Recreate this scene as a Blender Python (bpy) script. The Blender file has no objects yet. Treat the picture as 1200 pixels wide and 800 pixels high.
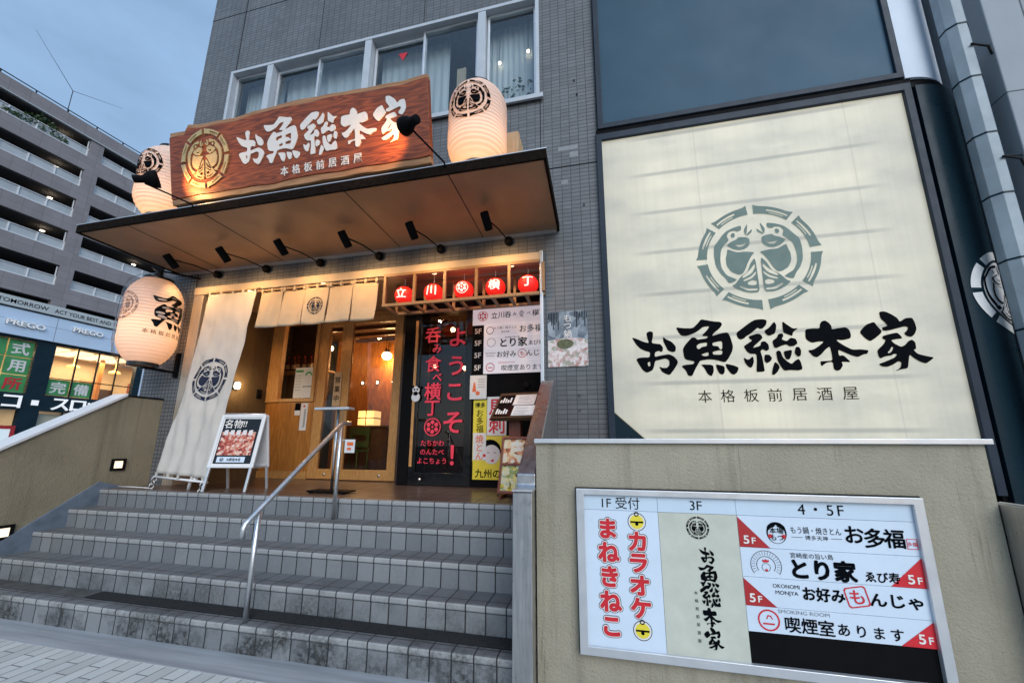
import bpy, bmesh, math, random
from mathutils import Vector, Matrix, noise
C = bpy.context.scene.collection
scene = bpy.context.scene
R = math.radians
random.seed(7)

# ------------------------------------------------------------------ camera
cam_d = bpy.data.cameras.new('camera')
cam = bpy.data.objects.new('camera', cam_d); C.objects.link(cam)
cam.matrix_world = Matrix(((0.97565, 0.03832, 0.21595, 0.0),
                           (0.21927, -0.19106, -0.95677, 0.0),
                           (0.00460, 0.98083, -0.19481, 1.484),
                           (0, 0, 0, 1)))
cam_d.sensor_width = 36; cam_d.lens = 13.435; cam_d.shift_y = 0.0279
cam_d.clip_start = 0.05; cam_d.clip_end = 3000
scene.camera = cam

# ------------------------------------------------------------------ world, sun, exposure
SUN_EL, SUN_AZ = 16.0, 150.0           # degrees; azimuth clockwise from +Y (behind the camera, slightly right)
w = bpy.data.worlds.new('World'); scene.world = w; w.use_nodes = True
nt = w.node_tree; nt.nodes.clear()
def N(t, typ, **kw):
    n = t.nodes.new(typ)
    for k, v in kw.items(): setattr(n, k, v)
    return n
sky = N(nt, 'ShaderNodeTexSky', sky_type='NISHITA', sun_disc=False)
sky.sun_elevation = R(SUN_EL); sky.sun_rotation = R(SUN_AZ); sky.air_density = 1.3; sky.dust_density = 1.2; sky.ozone_density = 2.0
tc = N(nt, 'ShaderNodeTexCoord'); mp = N(nt, 'ShaderNodeMapping'); mp.inputs['Scale'].default_value = (1.0, 1.0, 2.2)
nz = N(nt, 'ShaderNodeTexNoise'); nz.inputs['Scale'].default_value = 1.7; nz.inputs['Detail'].default_value = 6; nz.inputs['Roughness'].default_value = .55
rp = N(nt, 'ShaderNodeValToRGB'); rp.color_ramp.elements[0].position = .40; rp.color_ramp.elements[1].position = .72
rp.color_ramp.elements[0].color = (.42, .42, .42, 1); rp.color_ramp.elements[1].color = (.92, .92, .92, 1)
mx = N(nt, 'ShaderNodeMixRGB'); mx.inputs['Color2'].default_value = (3.0, 4.6, 7.0, 1)     # thin high cloud over the clear sky
bg = N(nt, 'ShaderNodeBackground'); bg.inputs['Strength'].default_value = 0.12
wo = N(nt, 'ShaderNodeOutputWorld')
L = nt.links.new
L(tc.outputs['Generated'], mp.inputs['Vector']); L(mp.outputs['Vector'], nz.inputs['Vector'])
L(nz.outputs['Fac'], rp.inputs['Fac']); L(rp.outputs['Color'], mx.inputs['Fac'])
L(sky.outputs['Color'], mx.inputs['Color1']); L(mx.outputs['Color'], bg.inputs['Color']); L(bg.outputs['Background'], wo.inputs['Surface'])

sun_d = bpy.data.lights.new('sun', 'SUN'); sun = bpy.data.objects.new('sun', sun_d); C.objects.link(sun)
sun_d.energy = 1.5; sun_d.angle = R(44); sun_d.color = (.93, .97, 1.0)
_az, _el = R(SUN_AZ), R(SUN_EL + 20)
sdir = Vector((math.sin(_az) * math.cos(_el), math.cos(_az) * math.cos(_el), math.sin(_el)))
sun.rotation_euler = sdir.to_track_quat('Z', 'Y').to_euler(); sun.location = (0, -5, 20)

vs = scene.view_settings
scene.display_settings.display_device = 'sRGB'
vs.view_transform = 'Standard'; vs.look = 'None'; vs.gamma = 1; vs.exposure = 0.30; vs.use_curve_mapping = False
cy = scene.cycles
cy.use_denoising = True; cy.max_bounces = 8; cy.sample_clamp_indirect = 4.0; cy.caustics_reflective = False; cy.caustics_refractive = False
cy.transparent_max_bounces = 12

# ------------------------------------------------------------------ materials
MATS = {}
def newmat(name):
    m = bpy.data.materials.new(name); m.use_nodes = True
    t = m.node_tree; b = t.nodes['Principled BSDF']
    return m, t, b
def pos(t): return N(t, 'ShaderNodeNewGeometry').outputs['Position']
def obj_co(t): return N(t, 'ShaderNodeTexCoord').outputs['Object']
def math_(t, op, a, b=None, c=None):
    n = N(t, 'ShaderNodeMath', operation=op)
    for i, v in enumerate((a, b, c)):
        if v is None: continue
        if isinstance(v, (int, float)): n.inputs[i].default_value = v
        else: t.links.new(v, n.inputs[i])
    return n.outputs[0]
def noise_(t, vec, scale, detail=4, rough=.55, stretch=None):
    if stretch:
        m = N(t, 'ShaderNodeMapping'); m.inputs['Scale'].default_value = stretch; t.links.new(vec, m.inputs['Vector']); vec = m.outputs['Vector']
    n = N(t, 'ShaderNodeTexNoise'); n.inputs['Scale'].default_value = scale; n.inputs['Detail'].default_value = detail; n.inputs['Roughness'].default_value = rough
    t.links.new(vec, n.inputs['Vector']); return n.outputs['Fac']
def ramp_(t, fac, stops):
    r = N(t, 'ShaderNodeValToRGB'); e = r.color_ramp.elements
    while len(e) < len(stops): e.new(.5)
    for i, (p, c) in enumerate(stops):
        e[i].position = p; e[i].color = (*c, 1) if len(c) == 3 else c
    t.links.new(fac, r.inputs['Fac']); return r.outputs['Color']
def mix_(t, fac, a, b, mode='MIX'):
    n = N(t, 'ShaderNodeMixRGB', blend_type=mode)
    for s, v in (('Fac', fac), ('Color1', a), ('Color2', b)):
        if isinstance(v, (int, float)): n.inputs[s].default_value = v
        elif isinstance(v, tuple): n.inputs[s].default_value = (*v, 1) if len(v) == 3 else v
        else: t.links.new(v, n.inputs[s])
    return n.outputs['Color']
def bump_(t, b, h, strength=.3, dist=.01):
    n = N(t, 'ShaderNodeBump'); n.inputs['Strength'].default_value = strength; n.inputs['Distance'].default_value = dist
    t.links.new(h, n.inputs['Height']); t.links.new(n.outputs['Normal'], b.inputs['Normal']); return n
def mat(name, col, rough=.6, metal=0.0, var=.12, vs=5.0, bump=0.0, bs=90.0, spec=None, coords='pos', stretch=None):
    if name in MATS: return MATS[name]
    m, t, b = newmat(name)
    v = pos(t) if coords == 'pos' else obj_co(t)
    f = noise_(t, v, vs, 5, .6, stretch)
    c = ramp_(t, f, [(.3, tuple(x * (1 - var) for x in col)), (.7, tuple(min(1, x * (1 + var)) for x in col))])
    t.links.new(c, b.inputs['Base Color'])
    rr = ramp_(t, noise_(t, v, vs * 2.3, 3), [(.3, (max(0, rough - .08),) * 3), (.7, (min(1, rough + .08),) * 3)])
    t.links.new(rr, b.inputs['Roughness'])
    b.inputs['Metallic'].default_value = metal
    if spec is not None: b.inputs['Specular IOR Level'].default_value = spec
    if bump: bump_(t, b, noise_(t, v, bs, 3), bump, .004)
    MATS[name] = m; return m
def emit(name, col, strength, base=None, var=0.0, vs=4.0, rough=.5):
    if name in MATS: return MATS[name]
    m, t, b = newmat(name)
    b.inputs['Base Color'].default_value = (*(base or col), 1); b.inputs['Roughness'].default_value = rough
    b.inputs['Emission Color'].default_value = (*col, 1); b.inputs['Emission Strength'].default_value = strength
    if var:
        f = noise_(t, pos(t), vs, 3)
        t.links.new(ramp_(t, f, [(.3, tuple(x * (1 - var) for x in col)), (.7, col)]), b.inputs['Emission Color'])
    MATS[name] = m; return m
def glass(name, tint=(1, 1, 1), refl=.5, rough=.0):
    if name in MATS: return MATS[name]
    m, t, b = newmat(name); t.nodes.remove(b)
    o = t.nodes['Material Output']
    tr = N(t, 'ShaderNodeBsdfTransparent'); tr.inputs['Color'].default_value = (*tint, 1)
    gl = N(t, 'ShaderNodeBsdfGlossy'); gl.inputs['Roughness'].default_value = rough
    lw = N(t, 'ShaderNodeLayerWeight'); lw.inputs['Blend'].default_value = .5      # Schlick, the same from both sides of the sheet
    f5 = math_(t, 'POWER', lw.outputs['Facing'], 5.0); f0 = .035 * refl
    k = math_(t, 'MINIMUM', math_(t, 'ADD', math_(t, 'MULTIPLY', f5, 1 - f0), f0), 1.0)
    mxs = N(t, 'ShaderNodeMixShader')
    t.links.new(k, mxs.inputs[0]); t.links.new(tr.outputs[0], mxs.inputs[1]); t.links.new(gl.outputs[0], mxs.inputs[2])
    t.links.new(mxs.outputs[0], o.inputs['Surface'])
    MATS[name] = m; return m
def uv_by_normal(t):
    g = N(t, 'ShaderNodeNewGeometry')
    p = N(t, 'ShaderNodeSeparateXYZ'); t.links.new(g.outputs['Position'], p.inputs[0])
    n = N(t, 'ShaderNodeSeparateXYZ'); t.links.new(g.outputs['True Normal'], n.inputs[0])
    ax = math_(t, 'GREATER_THAN', math_(t, 'ABSOLUTE', n.outputs[0]), .6)
    az = math_(t, 'GREATER_THAN', math_(t, 'ABSOLUTE', n.outputs[2]), .6)
    def sel(f, a, b): # a when f=0
        return math_(t, 'ADD', math_(t, 'MULTIPLY', a, math_(t, 'SUBTRACT', 1.0, f)), math_(t, 'MULTIPLY', b, f))
    u = sel(ax, p.outputs[0], p.outputs[1]); v = sel(az, p.outputs[2], p.outputs[1])
    c = N(t, 'ShaderNodeCombineXYZ'); t.links.new(u, c.inputs[0]); t.links.new(v, c.inputs[1])
    return c.outputs[0], u, v, p, az
def tile_mat(name, col, mortar, bw, bh, ms, offset=0.0, rough=.45, var=.18, bump=.5, dirt=.25, swap=False):
    m, t, b = newmat(name)
    vec, u, v, p, az = uv_by_normal(t)
    if swap:
        sw = N(t, 'ShaderNodeCombineXYZ'); t.links.new(v, sw.inputs[0]); t.links.new(u, sw.inputs[1]); vec = sw.outputs[0]
    br = N(t, 'ShaderNodeTexBrick'); br.offset = offset; br.squash = 1
    br.inputs['Scale'].default_value = 1; br.inputs['Brick Width'].default_value = bw; br.inputs['Row Height'].default_value = bh
    br.inputs['Mortar Size'].default_value = ms; br.inputs['Mortar Smooth'].default_value = .15
    br.inputs['Color1'].default_value = (*[c * (1 - var) for c in col], 1); br.inputs['Color2'].default_value = (*[c * (1 + var) for c in col], 1)
    br.inputs['Mortar'].default_value = (*mortar, 1)
    t.links.new(vec, br.inputs['Vector'])
    g = N(t, 'ShaderNodeNewGeometry').outputs['Position']
    d = noise_(t, g, 1.3, 6, .6, (1, 1, .45))
    c = mix_(t, 1.0, br.outputs['Color'], ramp_(t, d, [(.3, (1 - dirt,) * 3), (.7, (1.0, 1.0, 1.0))]), 'MULTIPLY')
    t.links.new(c, b.inputs['Base Color'])
    t.links.new(ramp_(t, br.outputs['Fac'], [(0, (rough,) * 3), (1, (.9,) * 3)]), b.inputs['Roughness'])
    h = math_(t, 'SUBTRACT', math_(t, 'MULTIPLY', noise_(t, g, 60, 2), .15), br.outputs['Fac'])
    bump_(t, b, h, bump, .003)
    MATS[name] = m; return m
def stair_mat(name):
    m, t, b = newmat(name)
    vec, u, v, p, az = uv_by_normal(t)
    fx = math_(t, 'FRACT', math_(t, 'DIVIDE', math_(t, 'ADD', p.outputs[0], 60.0), .15))
    jx = math_(t, 'LESS_THAN', math_(t, 'ABSOLUTE', math_(t, 'SUBTRACT', fx, .5)), .034)
    fz = math_(t, 'FRACT', math_(t, 'DIVIDE', math_(t, 'ADD', p.outputs[2], .0), .19))
    jz = math_(t, 'LESS_THAN', math_(t, 'ABSOLUTE', math_(t, 'SUBTRACT', fz, .745)), .02)
    jz = math_(t, 'MULTIPLY', jz, math_(t, 'SUBTRACT', 1.0, az))
    fy = math_(t, 'FRACT', math_(t, 'DIVIDE', math_(t, 'SUBTRACT', p.outputs[1], 2.603), .252))
    jy = math_(t, 'MULTIPLY', math_(t, 'LESS_THAN', math_(t, 'ABSOLUTE', math_(t, 'SUBTRACT', fy, .30)), .018), az)
    j = math_(t, 'MAXIMUM', jx, math_(t, 'MAXIMUM', jz, jy))
    wn = N(t, 'ShaderNodeTexWhiteNoise', noise_dimensions='3D')
    cc = N(t, 'ShaderNodeCombineXYZ')
    t.links.new(math_(t, 'FLOOR', math_(t, 'ADD', math_(t, 'DIVIDE', math_(t, 'ADD', p.outputs[0], 60.0), .15), .5)), cc.inputs[0])
    t.links.new(math_(t, 'FLOOR', math_(t, 'DIVIDE', p.outputs[2], .19)), cc.inputs[1]); t.links.new(az, cc.inputs[2])
    t.links.new(cc.outputs[0], wn.inputs['Vector'])
    tone = ramp_(t, wn.outputs['Value'], [(0, (.180, .192, .205)), (1, (.250, .262, .274))])
    g = N(t, 'ShaderNodeNewGeometry').outputs['Position']
    fine = ramp_(t, noise_(t, g, 130, 3, .7), [(.3, (.86,) * 3), (.7, (1.1,) * 3)])
    c = mix_(t, 1.0, tone, fine, 'MULTIPLY')
    c = mix_(t, math_(t, 'MULTIPLY', az, .42), c, (.075, .078, .082))
    nosing = math_(t, 'MULTIPLY', math_(t, 'GREATER_THAN', fz, .80), math_(t, 'SUBTRACT', 1.0, az))
    c = mix_(t, math_(t, 'MULTIPLY', nosing, .55), c, (.44, .44, .43))  # paler tone mixed into the front of each nosing
    # grime: broad damp stains, worst low on the bottom riser; pale scuffs
    st = noise_(t, g, 2.6, 7, .65)
    low = math_(t, 'SUBTRACT', 1.0, math_(t, 'MINIMUM', 1.0, math_(t, 'DIVIDE', p.outputs[2], .42)))
    k = math_(t, 'ADD', math_(t, 'MULTIPLY', low, .60), .09)
    mould = ramp_(t, noise_(t, g, 34, 6, .75), [(.40, (0, 0, 0)), (.56, (1, 1, 1))])
    sm = math_(t, 'MULTIPLY', math_(t, 'MULTIPLY', ramp_(t, st, [(.42, (0, 0, 0)), (.62, (1, 1, 1))]), math_(t, 'ADD', math_(t, 'MULTIPLY', mould, .75), .25)), k)
    c = mix_(t, math_(t, 'MINIMUM', math_(t, 'MULTIPLY', sm, 1.9), .92), c, (.022, .023, .021))
    ef = math_(t, 'MULTIPLY', ramp_(t, noise_(t, g, 7, 5, .7), [(.62, (0, 0, 0)), (.72, (1, 1, 1))]), .22)
    c = mix_(t, ef, c, (.40, .41, .41))
    c = mix_(t, j, c, (.020, .021, .023))
    t.links.new(c, b.inputs['Base Color'])
    t.links.new(ramp_(t, st, [(.3, (.38,) * 3), (.7, (.62,) * 3)]), b.inputs['Roughness'])
    h = math_(t, 'SUBTRACT', math_(t, 'MULTIPLY', noise_(t, g, 140, 2), .2), j)
    bump_(t, b, h, .55, .004)
    MATS[name] = m; return m
def stucco_mat(name, col):
    m, t, b = newmat(name)
    g = pos(t)
    c = ramp_(t, noise_(t, g, 1.6, 6, .6), [(.3, tuple(x * .84 for x in col)), (.7, tuple(x * 1.12 for x in col))])
    pit = noise_(t, g, 85, 3, .6)
    c = mix_(t, ramp_(t, pit, [(.30, (.55,) * 3), (.40, (0,) * 3)]), c, tuple(x * .45 for x in col))
    streak = noise_(t, g, 1.0, 4, .6, (7.0, 7.0, .35))
    c = mix_(t, math_(t, 'MULTIPLY', ramp_(t, streak, [(.54, (0,) * 3), (.70, (1,) * 3)]), .45), c, tuple(x * .42 for x in col))
    drip = noise_(t, g, 1.0, 5, .7, (34.0, 34.0, 1.1)); zone = noise_(t, g, 1.0, 2, .5, (2.6, 2.6, 1.6))
    dk = math_(t, 'MULTIPLY', ramp_(t, drip, [(.60, (0,) * 3), (.68, (1,) * 3)]), ramp_(t, zone, [(.46, (0,) * 3), (.60, (1,) * 3)]))
    c = mix_(t, math_(t, 'MULTIPLY', dk, .5), c, tuple(x * .22 for x in col))
    t.links.new(c, b.inputs['Base Color']); b.inputs['Roughness'].default_value = .9
    h = math_(t, 'ADD', noise_(t, g, 70, 4, .65), math_(t, 'MULTIPLY', noise_(t, g, 24, 3), .6))
    bump_(t, b, h, .7, .012)
    MATS[name] = m; return m
def wood_mat(name, dark, light, axis='x', scale=1.0, rough=.45, coords='pos', bump=.15, figure=1.0):
    m, t, b = newmat(name)
    v = pos(t) if coords == 'pos' else obj_co(t)
    st = {'x': (.35, 3.2, 3.2), 'z': (3.2, 3.2, .3), 'y': (3.2, .3, 3.2)}[axis]
    wv = noise_(t, v, 2.2 * scale, 3, .5, st)
    n2 = noise_(t, v, 16 * scale, 5, .65, tuple(x * .9 for x in st))
    ringf = math_(t, 'FRACT', math_(t, 'MULTIPLY', wv, 9.0 * figure))
    tri = math_(t, 'ABSOLUTE', math_(t, 'SUBTRACT', math_(t, 'MULTIPLY', ringf, 2.0), 1.0))
    f = math_(t, 'ADD', math_(t, 'MULTIPLY', tri, .55), math_(t, 'MULTIPLY', n2, .45))
    c = ramp_(t, f, [(.15, dark), (.8, light)])
    t.links.new(c, b.inputs['Base Color']); b.inputs['Roughness'].default_value = rough
    bump_(t, b, f, bump, .004)
    MATS[name] = m; return m
def sheet_mat(name, stops, scale, kind='voronoi', rough=.5, emission=0.0, detail=3):
    """busy printed picture: blotches of several inks"""
    m, t, b = newmat(name)
    v = pos(t)
    n = noise_(t, v, scale, detail, .6)
    vo = N(t, 'ShaderNodeTexVoronoi'); vo.inputs['Scale'].default_value = scale * 2.2; t.links.new(v, vo.inputs['Vector'])
    f = math_(t, 'ADD', math_(t, 'MULTIPLY', n, .6), math_(t, 'MULTIPLY', N_sep(t, vo.outputs['Color']), .4))
    c = ramp_(t, f, stops)
    t.links.new(c, b.inputs['Base Color']); b.inputs['Roughness'].default_value = rough
    if emission:
        t.links.new(c, b.inputs['Emission Color']); b.inputs['Emission Strength'].default_value = emission
    MATS[name] = m; return m
def N_sep(t, col):
    s = N(t, 'ShaderNodeSeparateColor'); t.links.new(col, s.inputs[0]); return s.outputs[0]

tile_mat('facade_tile', (.152, .162, .174), (.080, .085, .092), .108, .052, .0040, 0.0, .42, .13, .5, .30)
tile_mat('pier_tile', (.150, .160, .172), (.045, .048, .054), .060, .052, .0045, 0.0, .42, .10, .5, .22)
stair_mat('stair_tile')
tile_mat('paver', (.62, .63, .60), (.20, .205, .21), .225, .105, .0045, 0.5, .85, .12, .6, .28, True)
tile_mat('landing_tile', (.135, .092, .072), (.06, .045, .04), .30, .30, .004, 0.0, .28, .25, .3, .5)
tile_mat('stone_panel', (.36, .40, .44), (.12, .14, .16), 1.4, 2.4, .008, 0.0, .75, .05, .4, .25)
tile_mat('parking_tile', (.27, .25, .26), (.20, .185, .19), .9, .48, .012, 0.0, .7, .06, .3, .15)
stucco_mat('stucco', (.37, .335, .255))
stucco_mat('stucco_brown', (.165, .105, .045))
stucco_mat('stucco_left', (.30, .255, .175))
mat('granite', (.33, .345, .365), .6, 0, .26, 2.2, .3, 300, stretch=(.3, 6, 1))
mat('asphalt', (.055, .056, .06), .9, 0, .2, 2, .5, 200)
mat('steel', (.74, .75, .76), .36, 1.0, .08, 4, 0, 90, stretch=(1, 1, 12))
mat('brushed_steel', (.50, .50, .51), .34, 1.0, .15, 9, 0, 90, stretch=(6, 6, .5))
mat('white_metal', (.72, .73, .75), .4, 0, .05, 6)
mat('window_metal', (.50, .545, .60), .4, 0, .06, 6)
mat('pale_patch', (.235, .25, .265), .6)
mat('alu', (.62, .64, .67), .38, .6, .06, 6)
mat('dark_metal', (.018, .018, .02), .45, 0, .15, 8, spec=.12)
mat('black', (.008, .008, .009), .4, 0, .1, 8, spec=.02)
mat('blackgloss', (.006, .006, .007), .15, 0, .1, 8)
mat('navy', (.010, .026, .038), .3, 0, .12, 2, spec=.12)
mat('navy_frame', (.030, .042, .060), .35, 0, .1, 4, spec=.12)
mat('slate_panel', (.052, .105, .155), .45, .0, .16, .6, .03, 40, spec=.10)
mat('pale_column', (.66, .74, .84), .6, 0, .05, 2)
mat('duct', (.31, .37, .41), .5, 0, .16, 3, .1, 40)
mat('cloth_cream', (.50, .40, .28), .95, 0, .06, 8, .25, 500)
mat('cloth_white', (.52, .49, .45), .95, 0, .05, 6, .25, 500)
mat('ink', (.003, .004, .006), .5, 0, .1, 10, spec=.02)
mat('ink_blue', (.02, .028, .055), .9, 0, .15, 20, spec=.12)
mat('sage', (.135, .20, .175), .6, 0, .08, 4)
mat('soffit', (.34, .20, .115), .45, .1, .16, 1.6, .05, 30)
mat('fascia', (.010, .0065, .005), .8, 0, .5, 22, .6, 60, spec=.05)
wood_mat('sign_wood', (.11, .020, .006), (.36, .080, .022), 'x', 1.0, .5, 'obj', .2, 1.5)
wood_mat('sign_sapwood', (.30, .14, .06), (.46, .24, .11), 'x', 1.0, .45, 'obj', .3)
wood_mat('door_wood', (.42, .20, .06), (.60, .32, .11), 'z', 2.2, .45)
wood_mat('panel_wood', (.33, .12, .022), (.50, .21, .045), 'z', 1.3, .4)
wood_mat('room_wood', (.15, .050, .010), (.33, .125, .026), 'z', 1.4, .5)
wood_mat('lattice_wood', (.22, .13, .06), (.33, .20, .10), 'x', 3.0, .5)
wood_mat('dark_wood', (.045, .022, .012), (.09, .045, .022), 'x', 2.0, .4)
wood_mat('redwood', (.15, .035, .018), (.27, .07, .035), 'z', 2.5, .35)
wood_mat('plain_wood', (.42, .28, .15), (.55, .38, .22), 'z', 2.5, .5)
mat('white_letter', (.78, .75, .72), .6, 0, .06, 30)
mat('gold', (.62, .46, .22), .45, .35, .12, 20)
mat('paper', (.74, .74, .74), .7, 0, .05, 10)
mat('paper_cream', (.70, .64, .50), .7, 0, .06, 10)
mat('print_white', (.64, .74, .86), .35, 0, .03, 6)
mat('print_header', (.57, .69, .81), .35, 0, .03, 6)
mat('print_cream', (.56, .58, .50), .4, 0, .07, 9)
mat('red_ink', (.62, .018, .03), .4, 0, .04, 10)
mat('dark_red_ink', (.42, .02, .025), .4, 0, .04, 10)
mat('yellow_ink', (.80, .66, .05), .45, 0, .05, 10)
mat('orange_ink', (.78, .16, .04), .45, 0, .05, 10)
mat('green_ink', (.06, .30, .09), .4, 0, .25, 1.5)
mat('grey_ink', (.25, .27, .30), .5, 0, .05, 10)
mat('skin_ink', (.72, .68, .68), .5, 0, .03, 10)
mat('pale_blue_board', (.56, .70, .88), .4, 0, .05, .6)
mat('strip_board', (.50, .54, .54), .5, 0, .05, 2)
mat('leaf', (.05, .095, .035), .5, 0, .45, 6)
mat('rubber', (.016, .017, .018), .75, 0, .3, 20, .5, 200)
mat('rail_panel', (.44, .47, .49), .35, 0, .12, 1.0)
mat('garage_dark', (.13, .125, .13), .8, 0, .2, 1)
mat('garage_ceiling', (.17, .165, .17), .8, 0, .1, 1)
mat('curtain', (.58, .62, .62), .9, 0, .12, 2, 0, 90, stretch=(8, 8, .4))
mat('bottle_brown', (.10, .03, .012), .12, 0, .2, 30)
mat('bottle_green', (.02, .07, .03), .12, 0, .2, 30)
mat('bottle_label', (.62, .55, .42), .6, 0, .1, 30)
glass('window_glass', (.90, .94, .96), 2.0, .0)
glass('door_glass', (.95, .92, .88), .9, .0)
glass('dark_glass', (.72, .72, .72), 1.2, .0)
glass('shop_glass', (.95, .95, .93), 1.0, .0)
glass('acrylic', (.80, .84, .88), .6, .05)
glass('wrap', (.985, .98, .975), .22, .16)
mat('jamb_metal', (.46, .40, .33), .42, .45, .12, 7, 0, 90, stretch=(6, 6, .5))
mat('lintel_metal', (.50, .42, .32), .62, 0, .08, 6)

# ------------------------------------------------------------------ mesh helpers
class MB:
    def __init__(s): s.v = []; s.f = []; s.sm = []
    def add(s, vs, fs, smooth=False):
        o = len(s.v); s.v += [tuple(v) for v in vs]; s.f += [tuple(i + o for i in f) for f in fs]; s.sm += [smooth] * len(fs); return s
    def box(s, x0, x1, y0, y1, z0, z1, M=None):
        vs = [(x, y, z) for x in (x0, x1) for y in (y0, y1) for z in (z0, z1)]
        if M: vs = [M @ Vector(v) for v in vs]
        return s.add(vs, [(0, 1, 3, 2), (4, 6, 7, 5), (0, 4, 5, 1), (2, 3, 7, 6), (0, 2, 6, 4), (1, 5, 7, 3)])
    def tube(s, pts, r, n=10, caps=True):
        pts = [Vector(p) for p in pts]; rs = r if isinstance(r, (list, tuple)) else [r] * len(pts)
        rings = []; up = None
        for i, p in enumerate(pts):
            d = (pts[min(i + 1, len(pts) - 1)] - pts[max(i - 1, 0)]).normalized()
            if up is None: up = d.orthogonal().normalized()
            a = (up - d * up.dot(d)).normalized(); up = a; b = d.cross(a)
            rings.append([p + (a * math.cos(2 * math.pi * k / n) + b * math.sin(2 * math.pi * k / n)) * rs[i] for k in range(n)])
        vs = [v for g in rings for v in g]; fs = []
        for i in range(len(rings) - 1):
            for k in range(n):
                k2 = (k + 1) % n; fs.append((i * n + k, i * n + k2, (i + 1) * n + k2, (i + 1) * n + k))
        s.add(vs, fs, True)
        if caps: s.add(rings[0], [tuple(range(n))[::-1]]); s.add(rings[-1], [tuple(range(n))])
        return s
    def lathe(s, prof, c=(0, 0, 0), n=32, M=None, smooth=True, fn=None):
        c = Vector(c); vs = []
        for r, z in prof:
            for k in range(n):
                a = 2 * math.pi * k / n
                rr = r if fn is None else fn(r, z, a)
                v = Vector((rr * math.cos(a), rr * math.sin(a), z))
                if M: v = M @ v
                vs.append(v + c)
        fs = []
        for i in range(len(prof) - 1):
            for k in range(n):
                k2 = (k + 1) % n; fs.append((i * n + k, i * n + k2, (i + 1) * n + k2, (i + 1) * n + k))
        return s.add(vs, fs, smooth)
    def prism(s, poly, axis, a0, a1):
        """extrude a polygon drawn in the two other axes (in x,y,z order) along axis"""
        def P(p, a): return {'x': (a, p[0], p[1]), 'y': (p[0], a, p[1]), 'z': (p[0], p[1], a)}[axis]
        n = len(poly); vs = [P(p, a0) for p in poly] + [P(p, a1) for p in poly]
        fs = [tuple(range(n)), tuple(range(n, 2 * n))[::-1]] + [(i, (i + 1) % n, n + (i + 1) % n, n + i) for i in range(n)]
        return s.add(vs, fs)
    def grid(s, fn, nu, nv, smooth=True):
        vs = [fn(i / nu, j / nv) for j in range(nv + 1) for i in range(nu + 1)]
        fs = [(j * (nu + 1) + i, j * (nu + 1) + i + 1, (j + 1) * (nu + 1) + i + 1, (j + 1) * (nu + 1) + i) for j in range(nv) for i in range(nu)]
        return s.add(vs, fs, smooth)
    def slab(s, x0, x1, z0, z1, holes, P, d0, d1):
        """wall slab with rectangular holes as one connected mesh; P(u, v, depth) -> point"""
        xs = sorted({x0, x1, *[h[0] for h in holes], *[h[1] for h in holes]}); zs = sorted({z0, z1, *[h[2] for h in holes], *[h[3] for h in holes]})
        xs = [x for x in xs if x0 <= x <= x1]; zs = [z for z in zs if z0 <= z <= z1]
        def solid(i, j):
            if not (0 <= i < len(xs) - 1 and 0 <= j < len(zs) - 1): return False
            cx, cz = (xs[i] + xs[i + 1]) / 2, (zs[j] + zs[j + 1]) / 2
            return not any(h[0] < cx < h[1] and h[2] < cz < h[3] for h in holes)
        idx = {}; vs = []; fs = []
        def vid(i, j, k):
            if (i, j, k) not in idx: idx[(i, j, k)] = len(vs); vs.append(P(xs[i], zs[j], (d0, d1)[k]))
            return idx[(i, j, k)]
        for i in range(len(xs) - 1):
            for j in range(len(zs) - 1):
                if not solid(i, j): continue
                q = [(i, j), (i + 1, j), (i + 1, j + 1), (i, j + 1)]
                fs.append(tuple(vid(a, b, 0) for a, b in q)); fs.append(tuple(vid(a, b, 1) for a, b in q[::-1]))
                for (a, b), (di, dj) in zip(range_pairs(q), ((0, -1), (1, 0), (0, 1), (-1, 0))):
                    if not solid(i + di, j + dj):
                        fs.append((vid(*a, 0), vid(*a, 1), vid(*b, 1), vid(*b, 0)))
        return s.add(vs, fs)
    def build(s, name, m, parent=None, bevel=0.0, seg=2, fix=True):
        me = bpy.data.meshes.new(name)
        root = parent
        off = Vector((0, 0, 0))
        while root is not None: off += root.location; root = root.parent
        me.from_pydata([Vector(v) - off for v in s.v], [], s.f)
        me.polygons.foreach_set('use_smooth', s.sm)
        if fix:
            bm = bmesh.new(); bm.from_mesh(me); bmesh.ops.remove_doubles(bm, verts=bm.verts, dist=1e-5); bmesh.ops.recalc_face_normals(bm, faces=bm.faces); bm.to_mesh(me); bm.free()
        me.materials.append(MATS[m] if isinstance(m, str) else m)
        o = bpy.data.objects.new(name, me); C.objects.link(o); o.parent = parent
        if bevel:
            b = o.modifiers.new('bevel', 'BEVEL'); b.width = bevel; b.segments = seg; b.limit_method = 'ANGLE'; b.angle_limit = R(40); b.harden_normals = False
        return o
def range_pairs(q): return [(q[k], q[(k + 1) % 4]) for k in range(4)]

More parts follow.
